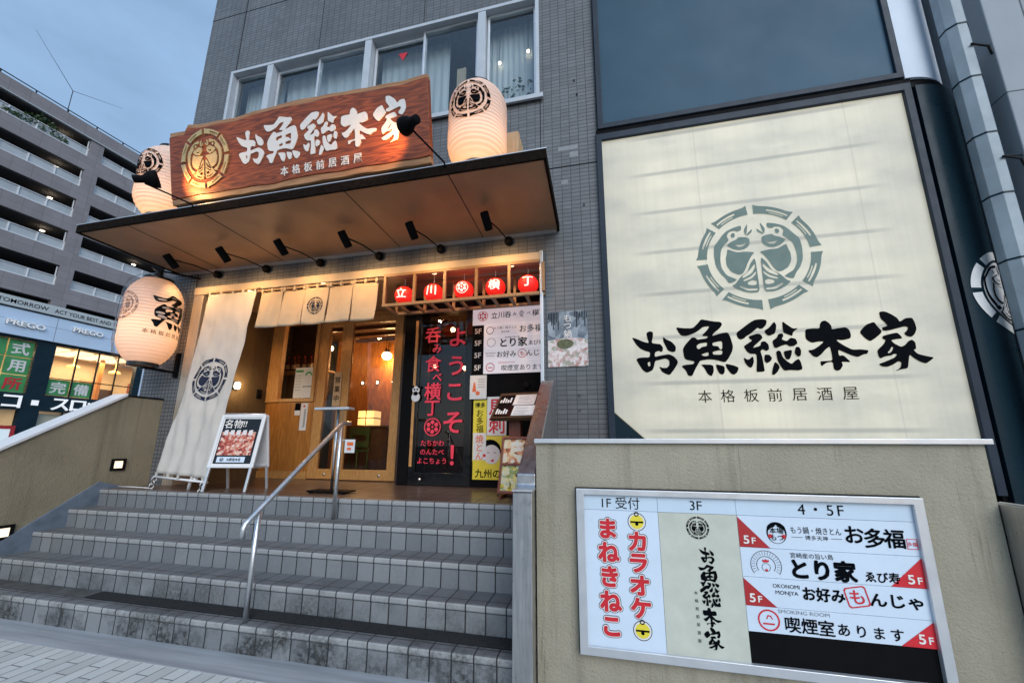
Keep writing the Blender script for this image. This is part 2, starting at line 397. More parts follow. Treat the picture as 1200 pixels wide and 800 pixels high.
def tag(o, label=None, cat=None, group=None, kind=None):
    if label: o['label'] = label
    if cat: o['category'] = cat
    if group: o['group'] = group
    if kind: o['kind'] = kind
    return o
def thing(name, label, cat, loc=(0, 0, 0), group=None):
    o = bpy.data.objects.new(name, None); C.objects.link(o); o.location = loc; o.empty_display_size = .1
    return tag(o, label, cat, group)
def copy_tree(o, loc=None, label=None, parent=None):
    c = o.copy(); C.objects.link(c); c.parent = parent
    if loc is not None: c.location = loc
    if label: c['label'] = label
    for ch in list(o.children): copy_tree(ch, None, None, c)
    return c
def lamp(name, typ, loc, energy, col, parent=None, size=.05, **kw):
    d = bpy.data.lights.new(name, typ); d.energy = energy; d.color = col
    if typ == 'AREA': d.size = size
    else: d.shadow_soft_size = size
    for k, v in kw.items(): setattr(d, k, v)
    o = bpy.data.objects.new(name, d); C.objects.link(o)
    off = Vector((0, 0, 0)); r = parent
    while r is not None: off += r.location; r = r.parent
    o.location = Vector(loc) - off; o.parent = parent
    return o
def aim(o, d): o.rotation_euler = Vector(d).to_track_quat('-Z', 'Y').to_euler()

# flat frames: O origin, ux right, uz up, facing ux x uz
class Fr:
    def __init__(s, O, ux=(1, 0, 0), uz=(0, 0, 1)):
        s.O = Vector(O); s.ux = Vector(ux).normalized(); s.uz = Vector(uz).normalized(); s.n = s.ux.cross(s.uz)
    def P(s, u, v, o=0): return s.O + s.ux * u + s.uz * v + s.n * o
def fbox(m, F, u0, u1, v0, v1, o0, o1):
    vs = [F.P(u, v, o) for u in (u0, u1) for o in (o0, o1) for v in (v0, v1)]
    return m.add(vs, [(0, 1, 3, 2), (4, 6, 7, 5), (0, 4, 5, 1), (2, 3, 7, 6), (0, 2, 6, 4), (1, 5, 7, 3)])
def fquad(m, F, u0, u1, v0, v1, o=0): return m.add([F.P(u0, v0, o), F.P(u1, v0, o), F.P(u1, v1, o), F.P(u0, v1, o)], [(0, 1, 2, 3)])

_cache = {}
def curve_mesh(cu):
    o = bpy.data.objects.new('tmp', cu); C.objects.link(o)
    dg = bpy.context.evaluated_depsgraph_get(); ev = o.evaluated_get(dg); me = ev.to_mesh()
    r = ([tuple(v.co) for v in me.vertices], [tuple(p.vertices) for p in me.polygons])
    ev.to_mesh_clear(); bpy.data.objects.remove(o); bpy.data.curves.remove(cu); return r
def glyphs(s, bold=0.0, ext=0.0, space=1.0, res=3):
    k = (s, bold, ext, space, res)
    if k not in _cache:
        cu = bpy.data.curves.new('t', 'FONT'); cu.body = s; cu.size = 1; cu.offset = bold; cu.extrude = ext; cu.space_character = space; cu.resolution_u = res
        _cache[k] = curve_mesh(cu)
    return _cache[k]
def polys(loops, ext=0.0):
    cu = bpy.data.curves.new('p', 'CURVE'); cu.dimensions = '2D'; cu.fill_mode = 'BOTH'; cu.extrude = ext
    for l in loops:
        sp = cu.splines.new('POLY'); sp.points.add(len(l) - 1); sp.use_cyclic_u = True
        for p, q in zip(sp.points, l): p.co = (q[0], q[1], 0, 1)
    return curve_mesh(cu)
def rounded(l, k=2):
    """Chaikin smoothing of a hand drawn outline, keeps it brush-like"""
    for _ in range(k):
        o = []
        for i in range(len(l)):
            a, b = Vector(l[i]), Vector(l[(i + 1) % len(l)])
            o += [tuple(a * .82 + b * .18), tuple(a * .18 + b * .82)]
        l = o
    return l
def put(m, mesh, fn): return m.add([fn(*v) for v in mesh[0]], mesh[1])
def text_on(m, F, s, u, v, size, bold=0.0, off=.003, ext=0.0, space=1.0, wscale=1.0, maxw=None, rot=0.0):
    """centre the string on (u, v) of frame F; size = height of one em"""
    if bold > .010 and not ext:      # heavy strokes: the same glyph laid over itself in a small ring
        b = bold * .8; k = 12 if bold > .05 else 8
        if bold > .05: text_on(m, F, s, u, v, size, bold * .5, off, 0, space, wscale, maxw, rot)
        for i in range(k): text_on(m, F, s, u + size * b * math.cos(2 * math.pi * i / k), v + size * b * math.sin(2 * math.pi * i / k), size, 0.0, off + i * .00007, 0, space, wscale, maxw, rot)
        return m
    g = glyphs(s, min(bold, .012), ext / size if ext else 0.0, space)
    if not g[0]: return m
    xs = [p[0] for p in g[0]]; ys = [p[1] for p in g[0]]
    cx, cyy = (min(xs) + max(xs)) / 2, (min(ys) + max(ys)) / 2
    ws = wscale
    if maxw: ws = min(9, maxw / ((max(xs) - min(xs)) * size))
    ca, sa = math.cos(rot), math.sin(rot)
    def fn(x, y, z):
        a, b = (x - cx) * size * ws, (y - cyy) * size
        return F.P(u + a * ca - b * sa, v + a * sa + b * ca, off + (z + (ext / size if ext else 0)) * size)
    return put(m, g, fn)
def column_on(m, F, s, u, v0, step, size, bold=0.0, off=.003, ext=0.0, wscale=1.0):
    for i, ch in enumerate(s): text_on(m, F, ch, u, v0 - i * step, size, bold, off, ext, wscale=wscale)
    return m

# brush lettering of the house, drawn stroke by stroke (metres/1000 on the big sign)
BRUSH = {
  'お': (0.599, 2.444, [[[(-221,184),(-163,160),(-104,127),(-50,111),(-61,155),(-71,221),(-36,240),(-2,228),(-5,180),(-23,109),(23,99),(63,93),(87,58),(80,14),(61,8),(45,22),(4,8),(-2,-42),(61,-28),(141,-18),(185,-44),(215,-83),(221,-114),(182,-177),(132,-240),(94,-226),(56,-200),(34,-142),(68,-161),(112,-162),(136,-131),(137,-85),(105,-62),(45,-75),(0,-83),(-16,-147),(-31,-182),(-90,-208),(-129,-179),(-165,-111),(-186,-66),(-175,-48),(-127,-41),(-53,-44),(-43,10),(-96,28),(-142,55),(-180,101)],[(-77,-101),(-52,-87),(-49,-131),(-69,-142)]],[[(95,173),(120,143),(177,111),(213,58),(206,8),(176,-1),(131,19),(111,71),(92,123)]]]),
  '魚': (1.101, 2.479, [[[(-277,231),(-196,215),(-112,210),(-62,258),(-26,302),(43,283),(93,269),(156,261),(169,231),(136,187),(82,147),(60,115),(157,142),(214,146),(233,88),(247,-4),(231,-60),(187,-134),(156,-165),(69,-133),(7,-126),(-70,-136),(-84,-157),(-121,-218),(-159,-294),(-197,-286),(-212,-236),(-253,-185),(-213,-172),(-136,-169),(-124,-141),(-203,-121),(-220,-94),(-226,-8),(-197,41),(-126,116),(-94,107),(-77,85),(-44,90),(7,94),(28,114),(-37,124),(21,180),(48,221),(-14,218),(-55,185),(-96,158),(-177,131),(-228,137),(-252,168)],[(-92,21),(-61,44),(12,51),(4,13),(-38,8),(-72,-16),(-87,-8)],[(60,45),(137,58),(151,46),(146,-20),(129,-32),(110,7),(60,13)],[(-58,-73),(14,-49),(13,-88),(-28,-92)],[(54,-48),(128,-35),(146,-48),(136,-83),(55,-79)]],[[(-70,-174),(46,-183),(49,-246),(23,-303),(-13,-278),(-38,-215)]],[[(71,-178),(150,-202),(146,-263),(123,-290),(94,-275),(74,-219)]],[[(158,-176),(236,-198),(277,-221),(260,-268),(227,-294),(198,-279),(166,-223)]]]),
  '総': (1.666, 2.456, [[[(-277,157),(-217,203),(-137,262),(-92,285),(-25,286),(12,273),(1,224),(-36,187),(-62,186),(-77,201),(-123,162),(-157,136),(-189,117),(-214,94),(-248,85),(-270,107)]],[[(-171,116),(-83,141),(-55,126),(-44,94),(-67,68),(-127,15),(-141,-5),(-73,13),(-63,54),(-26,58),(0,22),(0,-26),(-26,-45),(-59,-23),(-79,-42),(-68,-105),(-64,-200),(-62,-247),(-132,-251),(-135,-231),(-122,-143),(-118,-68),(-172,-65),(-200,-43),(-224,14),(-198,33),(-139,72),(-162,87)]],[[(-236,-97),(-196,-126),(-150,-87),(-146,-142),(-167,-196),(-189,-206),(-214,-180),(-231,-145)]],[[(-47,-78),(-6,-80),(16,-115),(-2,-148),(-39,-167),(-57,-139)]],[[(-24,163),(25,195),(74,255),(90,218),(82,170),(66,129),(16,109),(-7,120)]],[[(145,253),(182,215),(230,170),(277,174),(226,136),(215,95),(182,111),(143,134),(140,187)]],[[(33,55),(79,87),(95,123),(131,130),(140,104),(118,67),(162,45),(195,80),(241,68),(252,18),(214,-7),(179,-8),(152,14),(110,3),(66,-18),(43,-12)]],[[(54,-56),(79,-41),(97,-55),(108,-113),(138,-152),(175,-183),(208,-151),(242,-132),(257,-173),(262,-237),(224,-249),(157,-241),(104,-247),(80,-206),(58,-144)]],[[(121,-52),(198,-41),(182,-100),(163,-137),(134,-136),(122,-97)]],[[(230,-15),(259,-16),(272,-51),(263,-104),(235,-116),(211,-75)]],[[(33,-153),(60,-178),(71,-212),(44,-258),(12,-286),(-7,-276),(8,-216)]]]),
  '本': (2.24, 2.442, [[[(-241,170),(-184,176),(-117,172),(-112,210),(-95,240),(-64,250),(-34,225),(-16,190),(-18,156),(42,166),(99,171),(127,140),(131,86),(121,58),(58,44),(4,51),(22,26),(71,-17),(122,-52),(187,-52),(251,-63),(236,-97),(202,-102),(155,-126),(114,-111),(53,-75),(6,-46),(5,-106),(43,-101),(94,-172),(50,-167),(18,-165),(26,-198),(-3,-242),(-32,-250),(-55,-234),(-54,-162),(-104,-166),(-153,-204),(-157,-151),(-102,-151),(-54,-149),(-52,-76),(-58,-10),(-99,-41),(-137,-85),(-176,-113),(-208,-102),(-247,-40),(-200,-36),(-149,-5),(-99,39),(-143,42),(-201,32),(-233,54),(-250,82)]]]),
  '家': (2.71, 2.458, [[[(-269,99),(-204,169),(-135,193),(-118,150),(-87,101),(-99,76),(-149,33),(-196,3),(-234,38)]],[[(-83,288),(-34,288),(14,254),(51,218),(65,177),(113,211),(166,212),(179,169),(184,104),(160,53),(130,27),(95,38),(79,65),(110,95),(119,121),(95,133),(24,114),(-42,98),(-83,101),(-82,134),(-35,144),(-51,178),(-82,220)]],[[(-93,49),(-37,65),(28,77),(50,47),(61,18),(7,13),(-31,6),(-10,-27),(37,-62),(71,-45),(103,-8),(131,3),(152,-24),(149,-87),(126,-92),(150,-132),(207,-154),(270,-172),(229,-205),(200,-225),(157,-208),(113,-168),(88,-135),(70,-210),(56,-263),(3,-271),(-51,-288),(0,-258),(16,-208),(-5,-194),(-51,-224),(-96,-244),(-138,-240),(-164,-216),(-98,-190),(-31,-161),(-5,-131),(-25,-123),(-53,-139),(-102,-145),(-142,-165),(-153,-136),(-154,-85),(-94,-29),(-73,9),(-95,23)],[(-56,-90),(-35,-55),(-24,-65),(-43,-103),(-66,-117),(-75,-108)]]]),
}
FISH = [[[(211,641),(345,609),(474,551),(553,470),(629,364),(706,273),(725,81),(710,-132),(646,-285),(570,-382),(525,-484),(461,-477),(379,-430),(428,-394),(544,-327),(616,-176),(625,-16),(595,178),(530,280),(440,361),(474,454),(426,530),(338,546),(289,519),(213,542)]],[[(37,79),(197,109),(331,107),(438,164),(486,185),(505,79),(530,9),(528,-139),(465,-266),(347,-335),(282,-327),(225,-241),(173,-114),(97,16)]],[[(100,361),(162,396),(276,408),(317,363),(403,333),(484,273),(458,234),(384,174),(292,144),(202,155),(129,206),(102,264)],[(162,298),(215,255),(305,262),(363,275),(299,213),(222,217),(180,255)]],[[(331,491),(366,504),(401,477),(400,426),(366,403),(336,430)]],[[(44,-18),(127,-123),(197,-292),(319,-379),(414,-505),(475,-532),(401,-604),(285,-671),(173,-701),(40,-694),(35,-437)],[(62,-143),(157,-261),(298,-382),(273,-407),(127,-326),(62,-211)],[(58,-290),(143,-380),(289,-447),(264,-472),(137,-424),(63,-345)],[(65,-479),(134,-454),(218,-493),(208,-540),(121,-563),(69,-546)],[(60,-620),(204,-611),(343,-546),(352,-572),(222,-657),(67,-660)]],[[(100,671),(178,533),(158,424),(127,484)]],[[(32,553),(144,440),(130,414),(46,481)]]]
_bm = {}
def brush(ch, ext=0.0):
    k = (ch, ext)
    if k not in _bm:
        cx, cz, st = BRUSH[ch]
        _bm[k] = [polys([rounded([(a / 1000, b / 1000) for a, b in l], 1) for l in loops], ext) for loops in st]
    return _bm[k]
def brush_on(m, F, ch, u, v, k, off=.003, ext=0.0, wk=1.0):
    for i, g in enumerate(brush(ch, ext / k if ext else 0.0)):
        put(m, g, lambda x, y, z: F.P(u + x * k * wk, v + y * k, off + i * .0004 + (z + (ext / k if ext else 0)) * k))
    return m
def house_name(m, F, u, v, k, off=.003, ext=0.0):
    for ch in 'お魚総本家':
        cx, cz, _ = BRUSH[ch]; brush_on(m, F, ch, u + (cx - 1.679) * k, v + (cz - 2.46) * k, k, off, ext)
    return m
_em = {}
def emblem_mesh(ext=0.0, detail=True):
    """two facing fish inside a ring of eight bamboo lengths, unit radius"""
    if (ext, detail) in _em: return _em[(ext, detail)]
    out = []
    for k in range(8):
        a0, a1 = R(k * 45 + 3.2 + 2), R(k * 45 + 45 - 3.2 + 2)
        n = 10; an = [a0 + (a1 - a0) * i / n for i in range(n + 1)]
        flare = lambda t: 1.0 + .035 * max(0, abs(t - .5) * 2 - .75) * 4
        outer = [(math.cos(a) * 1.0 * flare(i / n), math.sin(a) * flare(i / n)) for i, a in enumerate(an)]
        inner = [(math.cos(a) * .845, math.sin(a) * .845) for a in an[::-1]]
        loops = [outer + inner]
        if detail:
            b0, b1 = a0 + (a1 - a0) * (.06 if k % 2 else .35), a0 + (a1 - a0) * (.65 if k % 2 else .94)
            bb = [b0 + (b1 - b0) * i / 6 for i in range(7)]
            loops.append([(math.cos(a) * .945, math.sin(a) * .945) for a in bb] + [(math.cos(a) * (.905 + .015 * abs(i - 3) / 3), math.sin(a) * .91) for i, a in list(enumerate(bb))[::-1]])
            cc = [b0 + (b1 - b0) * (.15 + .7 * i / 6) for i in range(7)]
            loops.append([(math.cos(a) * .890, math.sin(a) * .890) for a in cc] + [(math.cos(a) * .872, math.sin(a) * .872) for a in cc[::-1]])
        out.append(polys(loops, ext))
    for s in FISH:
        for sg in (1, -1):
            out.append(polys([rounded([(sg * a / 1000, b / 1000) for a, b in l], 1) for l in s], ext))
    _em[(ext, detail)] = out
    return out
def emblem_on(m, F, u, v, r, off=.003, ext=0.0):
    for g in emblem_mesh(ext / r if ext else 0.0):
        put(m, g, lambda x, y, z: F.P(u + x * r, v + y * r, off + (z + (ext / r if ext else 0)) * r))
    return m
def flower_on(m, F, u, v, r, off=.003):
    """round crest of the alley: ring with six petals"""
    n = 28; ring = [(math.cos(2 * math.pi * i / n), math.sin(2 * math.pi * i / n)) for i in range(n)]
    gs = [polys([ring, [(.88 * a, .88 * b) for a, b in ring]]), polys([[(.13 * a, .13 * b) for a, b in ring]])]
    for k in range(6):
        c = (math.cos(R(60 * k + 30)) * .53, math.sin(R(60 * k + 30)) * .53)
        gs.append(polys([[(c[0] + .23 * a, c[1] + .23 * b) for a, b in ring[::2]]]))
    for g in gs: put(m, g, lambda x, y, z: F.P(u + x * r, v + y * r, off))
    return m
def disc(r, n=28, sx=1, c=(0, 0)): return [(c[0] + r * sx * math.cos(2 * math.pi * i / n), c[1] + r * math.sin(2 * math.pi * i / n)) for i in range(n)]
def wrap_pts(meshes, fn, cuts=2):
    """subdivide flat lettering and bend it over a curved surface"""
    out = MB()
    for g in meshes:
        bm = bmesh.new(); vs = [bm.verts.new(v) for v in g[0]]
        for f in g[1]:
            try: bm.faces.new([vs[i] for i in f])
            except ValueError: pass
        bmesh.ops.triangulate(bm, faces=bm.faces)
        for _ in range(cuts):
            bm.edges.ensure_lookup_table()
            e = [x for x in bm.edges if x.calc_length() > .22]
            if e: bmesh.ops.subdivide_edges(bm, edges=e, cuts=1)
            bmesh.ops.triangulate(bm, faces=[f for f in bm.faces if len(f.verts) > 3])
        bm.verts.index_update()
        out.add([fn(*v.co) for v in bm.verts], [tuple(v.index for v in f.verts) for f in bm.faces]); bm.free()
    return out

# ================================================================== SETTING
def struct(name, m, mt): return tag(m.build(name, mt), kind='structure')
m = MB(); m.add([(-900, -900, -.012), (900, -900, -.012), (900, 900, -.012), (-900, 900, -.012)], [(0, 1, 2, 3)]); struct('ground', m, 'asphalt')
m = MB(); m.box(-9.5, 9, -5.5, 2.365, -.14, 0.0); struct('pavement', m, 'paver')
m = MB(); m.box(-9.5, 9, 2.368, 2.472, -.14, .004); m.box(-9.5, 9, 2.475, 2.70, -.14, .003); struct('kerb_strip', m, 'granite')
m = MB(); m.box(-9.5, 9, 2.358, 2.3675, -.1, .005); struct('kerb_edging', m, 'alu')
m = MB(); m.box(-9.5, -6.45, 2.705, 40, -.14, .0); struct('side_pavement', m, 'paver')

mat('rubber_worn', (.075, .076, .075), .8, 0, .4, 9, .5, 200)
D1, T, RI = 2.603, .252, .19
FY = 4.15            # facade plane
ZP = .95             # landing level

# ------------------------------------------------------------------ staircase
st = thing('staircase', 'flight of five grey tiled steps with pale nosings rising to the restaurant entrance', 'stairs', (-3.3, D1, 0))
for k in range(5):
    y0 = D1 + k * T; y1 = y0 + T + (.012 if k < 4 else -.19); z1 = (k + 1) * RI; z0 = k * RI
    m = MB()
    prof = [(y0, z0 - (.05 if k else .0)), (y0, z1 - .052), (y0 - .006, z1 - .046), (y0 - .006, z1 - .014), (y0 - .002, z1 - .004), (y0 + .010, z1), (y1, z1), (y1, z0 - (.05 if k else 0))]
    m.prism([(a, b) for a, b in prof], 'x', -5.93, -.56)
    m.build('step', 'stair_tile', st)
m = MB(); m.slab(-6.0, -.4, D1 + 4 * T + .063, 5.62, [], lambda u, v, d: (u, v, d), ZP - .3, ZP - .001); m.build('landing', 'landing_tile', st)
m = MB()  # sloping blue-grey skirt left showing between steps and wall
m.prism([(D1 - .02, .0), (D1 - .02, .30), (D1 + 4 * T - .02, ZP + .09), (D1 + 4 * T + .22, ZP + .012), (D1 + 4 * T + .22, .0)], 'x', -5.945, -5.915)
m.build('skirting', mat('skirt_paint', (.15, .19, .245), .6, 0, .3, 5), st)
for (x0, x1, y0, mt, lab) in ((-4.35, -.60, D1 + .10, 'rubber', 'long black ribbed rubber strip lying on the lowest step tread'), (-5.9, -4.37, D1 + .10, 'rubber_worn', 'short worn grey ribbed rubber strip at the left end of the lowest tread')):
    m = MB()
    for i in range(9):
        y = y0 + .0155 * i; m.box(x0, x1, y, y + .009, RI + .004, RI + .011)
    m.box(x0, x1, y0, y0 + .136, RI + .001, RI + .006)
    tag(m.build('rubber_mat', mt), lab, 'mat')

# ------------------------------------------------------------------ left stair wall
lw = thing('stair_wall', 'sloping beige stucco wall with pale metal coping on the left of the steps', 'wall', (-6.05, 3, 0))
yz = [(1.2, 0), (1.2, .34), (3.705, 2.085), (4.148, 2.09), (4.148, 0)]
m = MB(); m.prism(yz, 'x', -6.14, -5.94); m.build('wall_body', 'stucco_left', lw)
m = MB(); sl = (2.085 - .34) / (3.705 - 1.2)
m.prism([(1.18, .34 + .002), (3.70, 2.089), (3.70, 2.127), (1.18, .38)], 'x', -6.17, -5.915); m.build('coping', 'white_metal', lw, .004)
m = MB(); m.box(-6.16, -5.93, 3.703, 4.147, 2.092, 2.112); m.build('top_cap', 'dark_metal', lw)
for i, (y, z, lab) in enumerate(((3.75, 1.233, 'small square lit lamp in a black frame in the sloping wall, near the landing'),
                                 (2.885, .60, 'small square lit lamp in a black frame at the low end of the sloping wall'))):
    wl = thing('wall_lamp', lab, 'lamp', (-5.94, y, z), 'lamps set into the stair wall')
    a = .075; F = Fr((-5.94, y, z), (0, 1, 0), (0, 0, 1))
    m = MB(); m.slab(-a, a, -a * .95, a * .95, [(-a + .028, a - .028, -a * .95 + .028, a * .95 - .028)], lambda u, v, d: F.P(u, v, d), .0, .018); m.build('frame', 'black', wl)
    m = MB(); fbox(m, F, -a + .027, a - .027, -a * .95 + .027, a * .95 - .027, .002, .008); m.build('diffuser', emit('lamp_pane', (1, .80, .58), 1.0), wl)

# ------------------------------------------------------------------ right wall with directory
rw = thing('front_wall', 'low beige stucco wall with pale metal cap below the big lit sign', 'wall', (.8, 2.7, 0))
m = MB(); m.box(-.418, 2.018, 2.6, 2.80, 0, 1.503); m.build('wall_body', 'stucco', rw)
m = MB(); m.box(-.428, 2.044, 2.575, 2.83, 1.504, 1.533); m.build('coping', 'alu', rw, .003)
def parapet(x0, x1, label):
    p = thing('stair_parapet', label, 'parapet', ((x0 + x1) / 2, 2.5, 0), 'steel clad stair parapets')
    m = MB(); prof = [(2.47, 0), (2.47, 1.19), (2.478, 1.2), (2.57, 1.205), (2.60, 1.235), (2.60, 1.30), (3.72, 2.09), (3.80, 2.135), (3.90, 2.14), (3.94, 2.10), (3.94, 0)]
    m.prism(prof, 'x', x0, x1); m.build('cladding', 'brushed_steel', p, .006)
    m = MB(); m.box(x0 - .004, x1 + .004, 2.462, 2.60, 1.203, 1.213); m.build('cap_plate', 'steel', p)
    return p
parapet(-.55, -.425, 'sloped brushed steel parapet ending the steps beside the menu stands')
p = thing('steel_post', 'brushed steel post with rounded top at the far right end of the stucco wall', 'post', (2.1, 2.5, 0))
m = MB(); m.prism([(2.47, 0), (2.47, 1.19), (2.478, 1.2), (2.72, 1.2), (2.72, 0)], 'x', 2.022, 2.09); m.build('front_plate', 'brushed_steel', p, .006)
m = MB(); m.prism([(2.092, 0), (2.092, 1.185), (2.12, 1.2), (2.16, 1.185), (2.19, 1.15), (2.20, 1.10), (2.20, 0)], 'y', 2.50, 2.72); m.build('rounded_cap', 'steel', p, .004)

# ================================================================== RESTAURANT BUILDING
bd = thing('restaurant_building', 'grey tiled restaurant building with a wide ribbon window above the entrance', 'building', (-3, FY, 0))
WX = [-5.76, -4.975, -4.098, -3.195, -2.298, -1.395, -.585]; WZ0, WZ1 = 5.915, 7.585
holes = [(-5.71, -.57, .0, 3.74), (WX[0], WX[-1], WZ0, WZ1)]
m = MB(); m.slab(-6.41, .118, 0, 12.5, holes, lambda u, v, d: (u, d, v), FY, FY + .22); m.build('wall', 'facade_tile', bd)
m = MB(); m.box(-6.405, -5.722, 4.135, 4.149, 0, 3.985); m.build('pier_face', 'pier_tile', bd)
m = MB(); m.box(-6.41, -6.19, FY + .222, 13, 0, 12.5); m.build('side_wall', 'facade_tile', bd)
m = MB(); m.box(-6.41, 3.28, 12.9, 13.1, 0, 12.5); m.box(-6.41, 3.28, FY + .1, 13, 12.5, 12.7); m.build('rear_shell', 'granite', bd)
m = MB(); m.box(.118, 3.62, FY + .12, FY + .22, 0, 12.5); m.build('sign_backing', 'navy', bd)
# movement joints
m = MB(); m.box(-6.412, .117, FY - .003, FY + .02, 4.838, 4.852); m.build('joint', 'dark_metal', bd)
m = MB(); m.box(-5.70, -5.684, FY - .003, FY + .02, 7.62, 12.4); m.build('joint', 'dark_metal', bd)
m = MB(); m.box(-6.412, .117, FY - .003, FY + .02, 8.838, 8.852); m.build('joint', 'dark_metal', bd)
for x in (-4.1, -2.3, -.585):
    m = MB(); m.box(x - .005, x + .005, FY - .002, FY + .02, 7.63, 8.83); m.build('joint', 'dark_metal', bd)
m = MB(); m.box(-.585, -.575, FY - .002, FY + .02, 4.86, 5.88); m.build('joint', 'dark_metal', bd)
for x0_, x1_, z0_, z1_ in ((-.36, -.12, 5.07, 5.13), (-.22, -.12, 4.96, 5.04), (-.33, -.25, 4.60, 4.66)):
    m = MB(); m.box(x0_, x1_, FY - .0015, FY + .02, z0_, z1_); m.build('paint_patch', 'pale_patch', bd)
for x, z in ((-.14, 6.07), (-.11, 5.85), (-.07, 4.29), (-.19, 2.02), (-.192, 1.86)):
    m = MB(); m.lathe([(0, -.008), (.012, -.006), (.012, .01)], (x, FY, z), 10, Matrix.Rotation(R(90), 3, 'X')); m.build('bolt', 'dark_metal', bd)
# ribbon window
wf = MB(); wf.slab(WX[0], WX[-1], WZ0, WZ1, [(WX[0] + .05, WX[-1] - .05, WZ0 + .05, WZ1 - .05)], lambda u, v, d: (u, d, v), FY - .025, FY + .14)
wf.box(WX[0] - .04, WX[-1] + .05, FY - .06, FY - .026, WZ0 - .045, WZ0 + .02)
win = wf.build('window_frame', 'window_metal', bd, .004)
bays = [(0, 1), (1, 3), (3, 5), (5, 6)]
for x in (WX[1], WX[3], WX[5]):
    m = MB(); m.box(x - .056, x + .056, FY - .02, FY + .13, WZ0 + .051, WZ1 - .051); m.build('mullion', 'window_metal', win, .004)
panes = [(WX[0] + .05, WX[1] - .066, .06), (WX[1] + .066, WX[2] + .02, .085), (WX[2] - .02, WX[3] - .066, .05), (WX[3] + .066, WX[4] + .02, .085), (WX[4] - .02, WX[5] - .066, .05), (WX[5] + .066, WX[6] - .05, .06)]
for i, (a, b, d) in enumerate(panes):
    zt = WZ1 - .051 - (.055 if d > .07 else 0)
    m = MB(); m.slab(a, b, WZ0 + .051, zt, [(a + .032, b - .032, WZ0 + .09, zt - .032)], lambda u, v, dd: (u, dd, v), FY + d, FY + d + .03); s = m.build('sash', 'alu', win, .003)
    m = MB(); m.box(a + .031, b - .031, FY + d + .012, FY + d + .017, WZ0 + .089, zt - .031); m.build('pane', 'window_glass', win)
m = MB(); F = Fr((-2.66, FY + .09, 7.22)); m.add([F.P(-.075, .06), F.P(.075, .06), F.P(0, -.08)], [(0, 2, 1)]); m.build('window_sticker', 'red_ink', win)
# room behind the ribbon window: blinds, a soffit, a plant
m = MB(); m.box(-6.18, .1, FY + 2.6, FY + 2.7, 5.2, 8.4); m.box(-6.18, .1, FY + .23, FY + 2.6, 8.2, 8.3); m.box(-6.18, .1, FY + .23, FY + 2.6, 5.2, 5.3); m.build('upper_room', 'curtain', bd)
for a, b in ((WX[0], WX[1]), (WX[1] + .05, WX[3] - .1), (WX[3] + .05, WX[5] - .6), (WX[5] + .02, WX[6])):
    m = MB(); m.grid(lambda s, t, a=a, b=b: (a + (b - a) * s, FY + .32 + .012 * math.sin(s * 60), 5.9 + 1.7 * t), 80, 1); m.build('blind', 'curtain', bd, fix=False)
m = MB(); m.box(-1.86, -1.72, FY + .28, FY + .30, 5.9, 7.0); m.build('curtain', 'cloth_cream', bd)

up_pl = MB(); rnd = random.Random(5)
for i in range(420):
    a_ = rnd.random(); c = Vector((-1.18 + .46 * rnd.random(), FY + .24 + .25 * rnd.random(), 5.95 + .75 * a_ * rnd.random())); q = Vector((rnd.uniform(-1, 1), rnd.uniform(-1, 1), rnd.uniform(-1, 1))).normalized(); e1 = q.orthogonal().normalized() * .045; e2 = q.cross(e1).normalized() * .02
    up_pl.add([c - e1, c + e2, c + e1, c - e2], [(0, 1, 2, 3)])
tag(up_pl.build('window_plant', 'leaf', None, fix=False), 'leafy potted plant inside the rightmost pane of the ribbon window', 'plant')
for x, z, lab in ((-1.20, 6.92, 'tiny warm bulb glowing in the rightmost ribbon window pane, left one'), (-.78, 7.02, 'tiny warm bulb glowing in the rightmost ribbon window pane, right one')):
    t_ = thing('window_bulb', lab, 'lamp', (x, FY + .3, z), 'bulbs in the upper window')
    m = MB(); m.lathe([(max(.001, .022 * math.sin(math.pi * i / 8)), -.022 * math.cos(math.pi * i / 8)) for i in range(9)], (x, FY + .26, z), 10); m.build('globe', emit('tiny_bulb', (1, .8, .55), 5), t_, fix=False)
    m = MB(); m.tube([(x, FY + .26, z + .02), (x, FY + .26, 8.19)], .004, 5); m.build('cord', 'black', t_)
# entrance recess -----------------------------------------------------------
m = MB(); m.box(-5.705, -5.53, 4.125, 4.36, ZP, 3.62); m.build('door_jamb', 'jamb_metal', bd, .006)
m = MB(); m.box(-.602, -.565, 4.10, 4.36, ZP, 3.738); m.build('door_jamb', 'alu', bd, .004)
m = MB(); m.box(-5.705, -.604, 4.118, 4.20, 3.622, 3.735); m.build('lintel', 'lintel_metal', bd, .006)
m = MB(); m.box(-5.62, -.56, 4.202, 5.66, 3.66, 3.72); m.build('recess_ceiling', 'soffit', bd)
m = MB(); m.box(-5.70, -5.55, 4.362, 5.44, ZP, 3.66); m.build('recess_wall', 'stucco_brown', bd)
m = MB(); m.box(-.62, -.56, 4.362, 5.0, ZP, 3.66); m.build('recess_wall', 'dark_metal', bd)
WD = 5.45
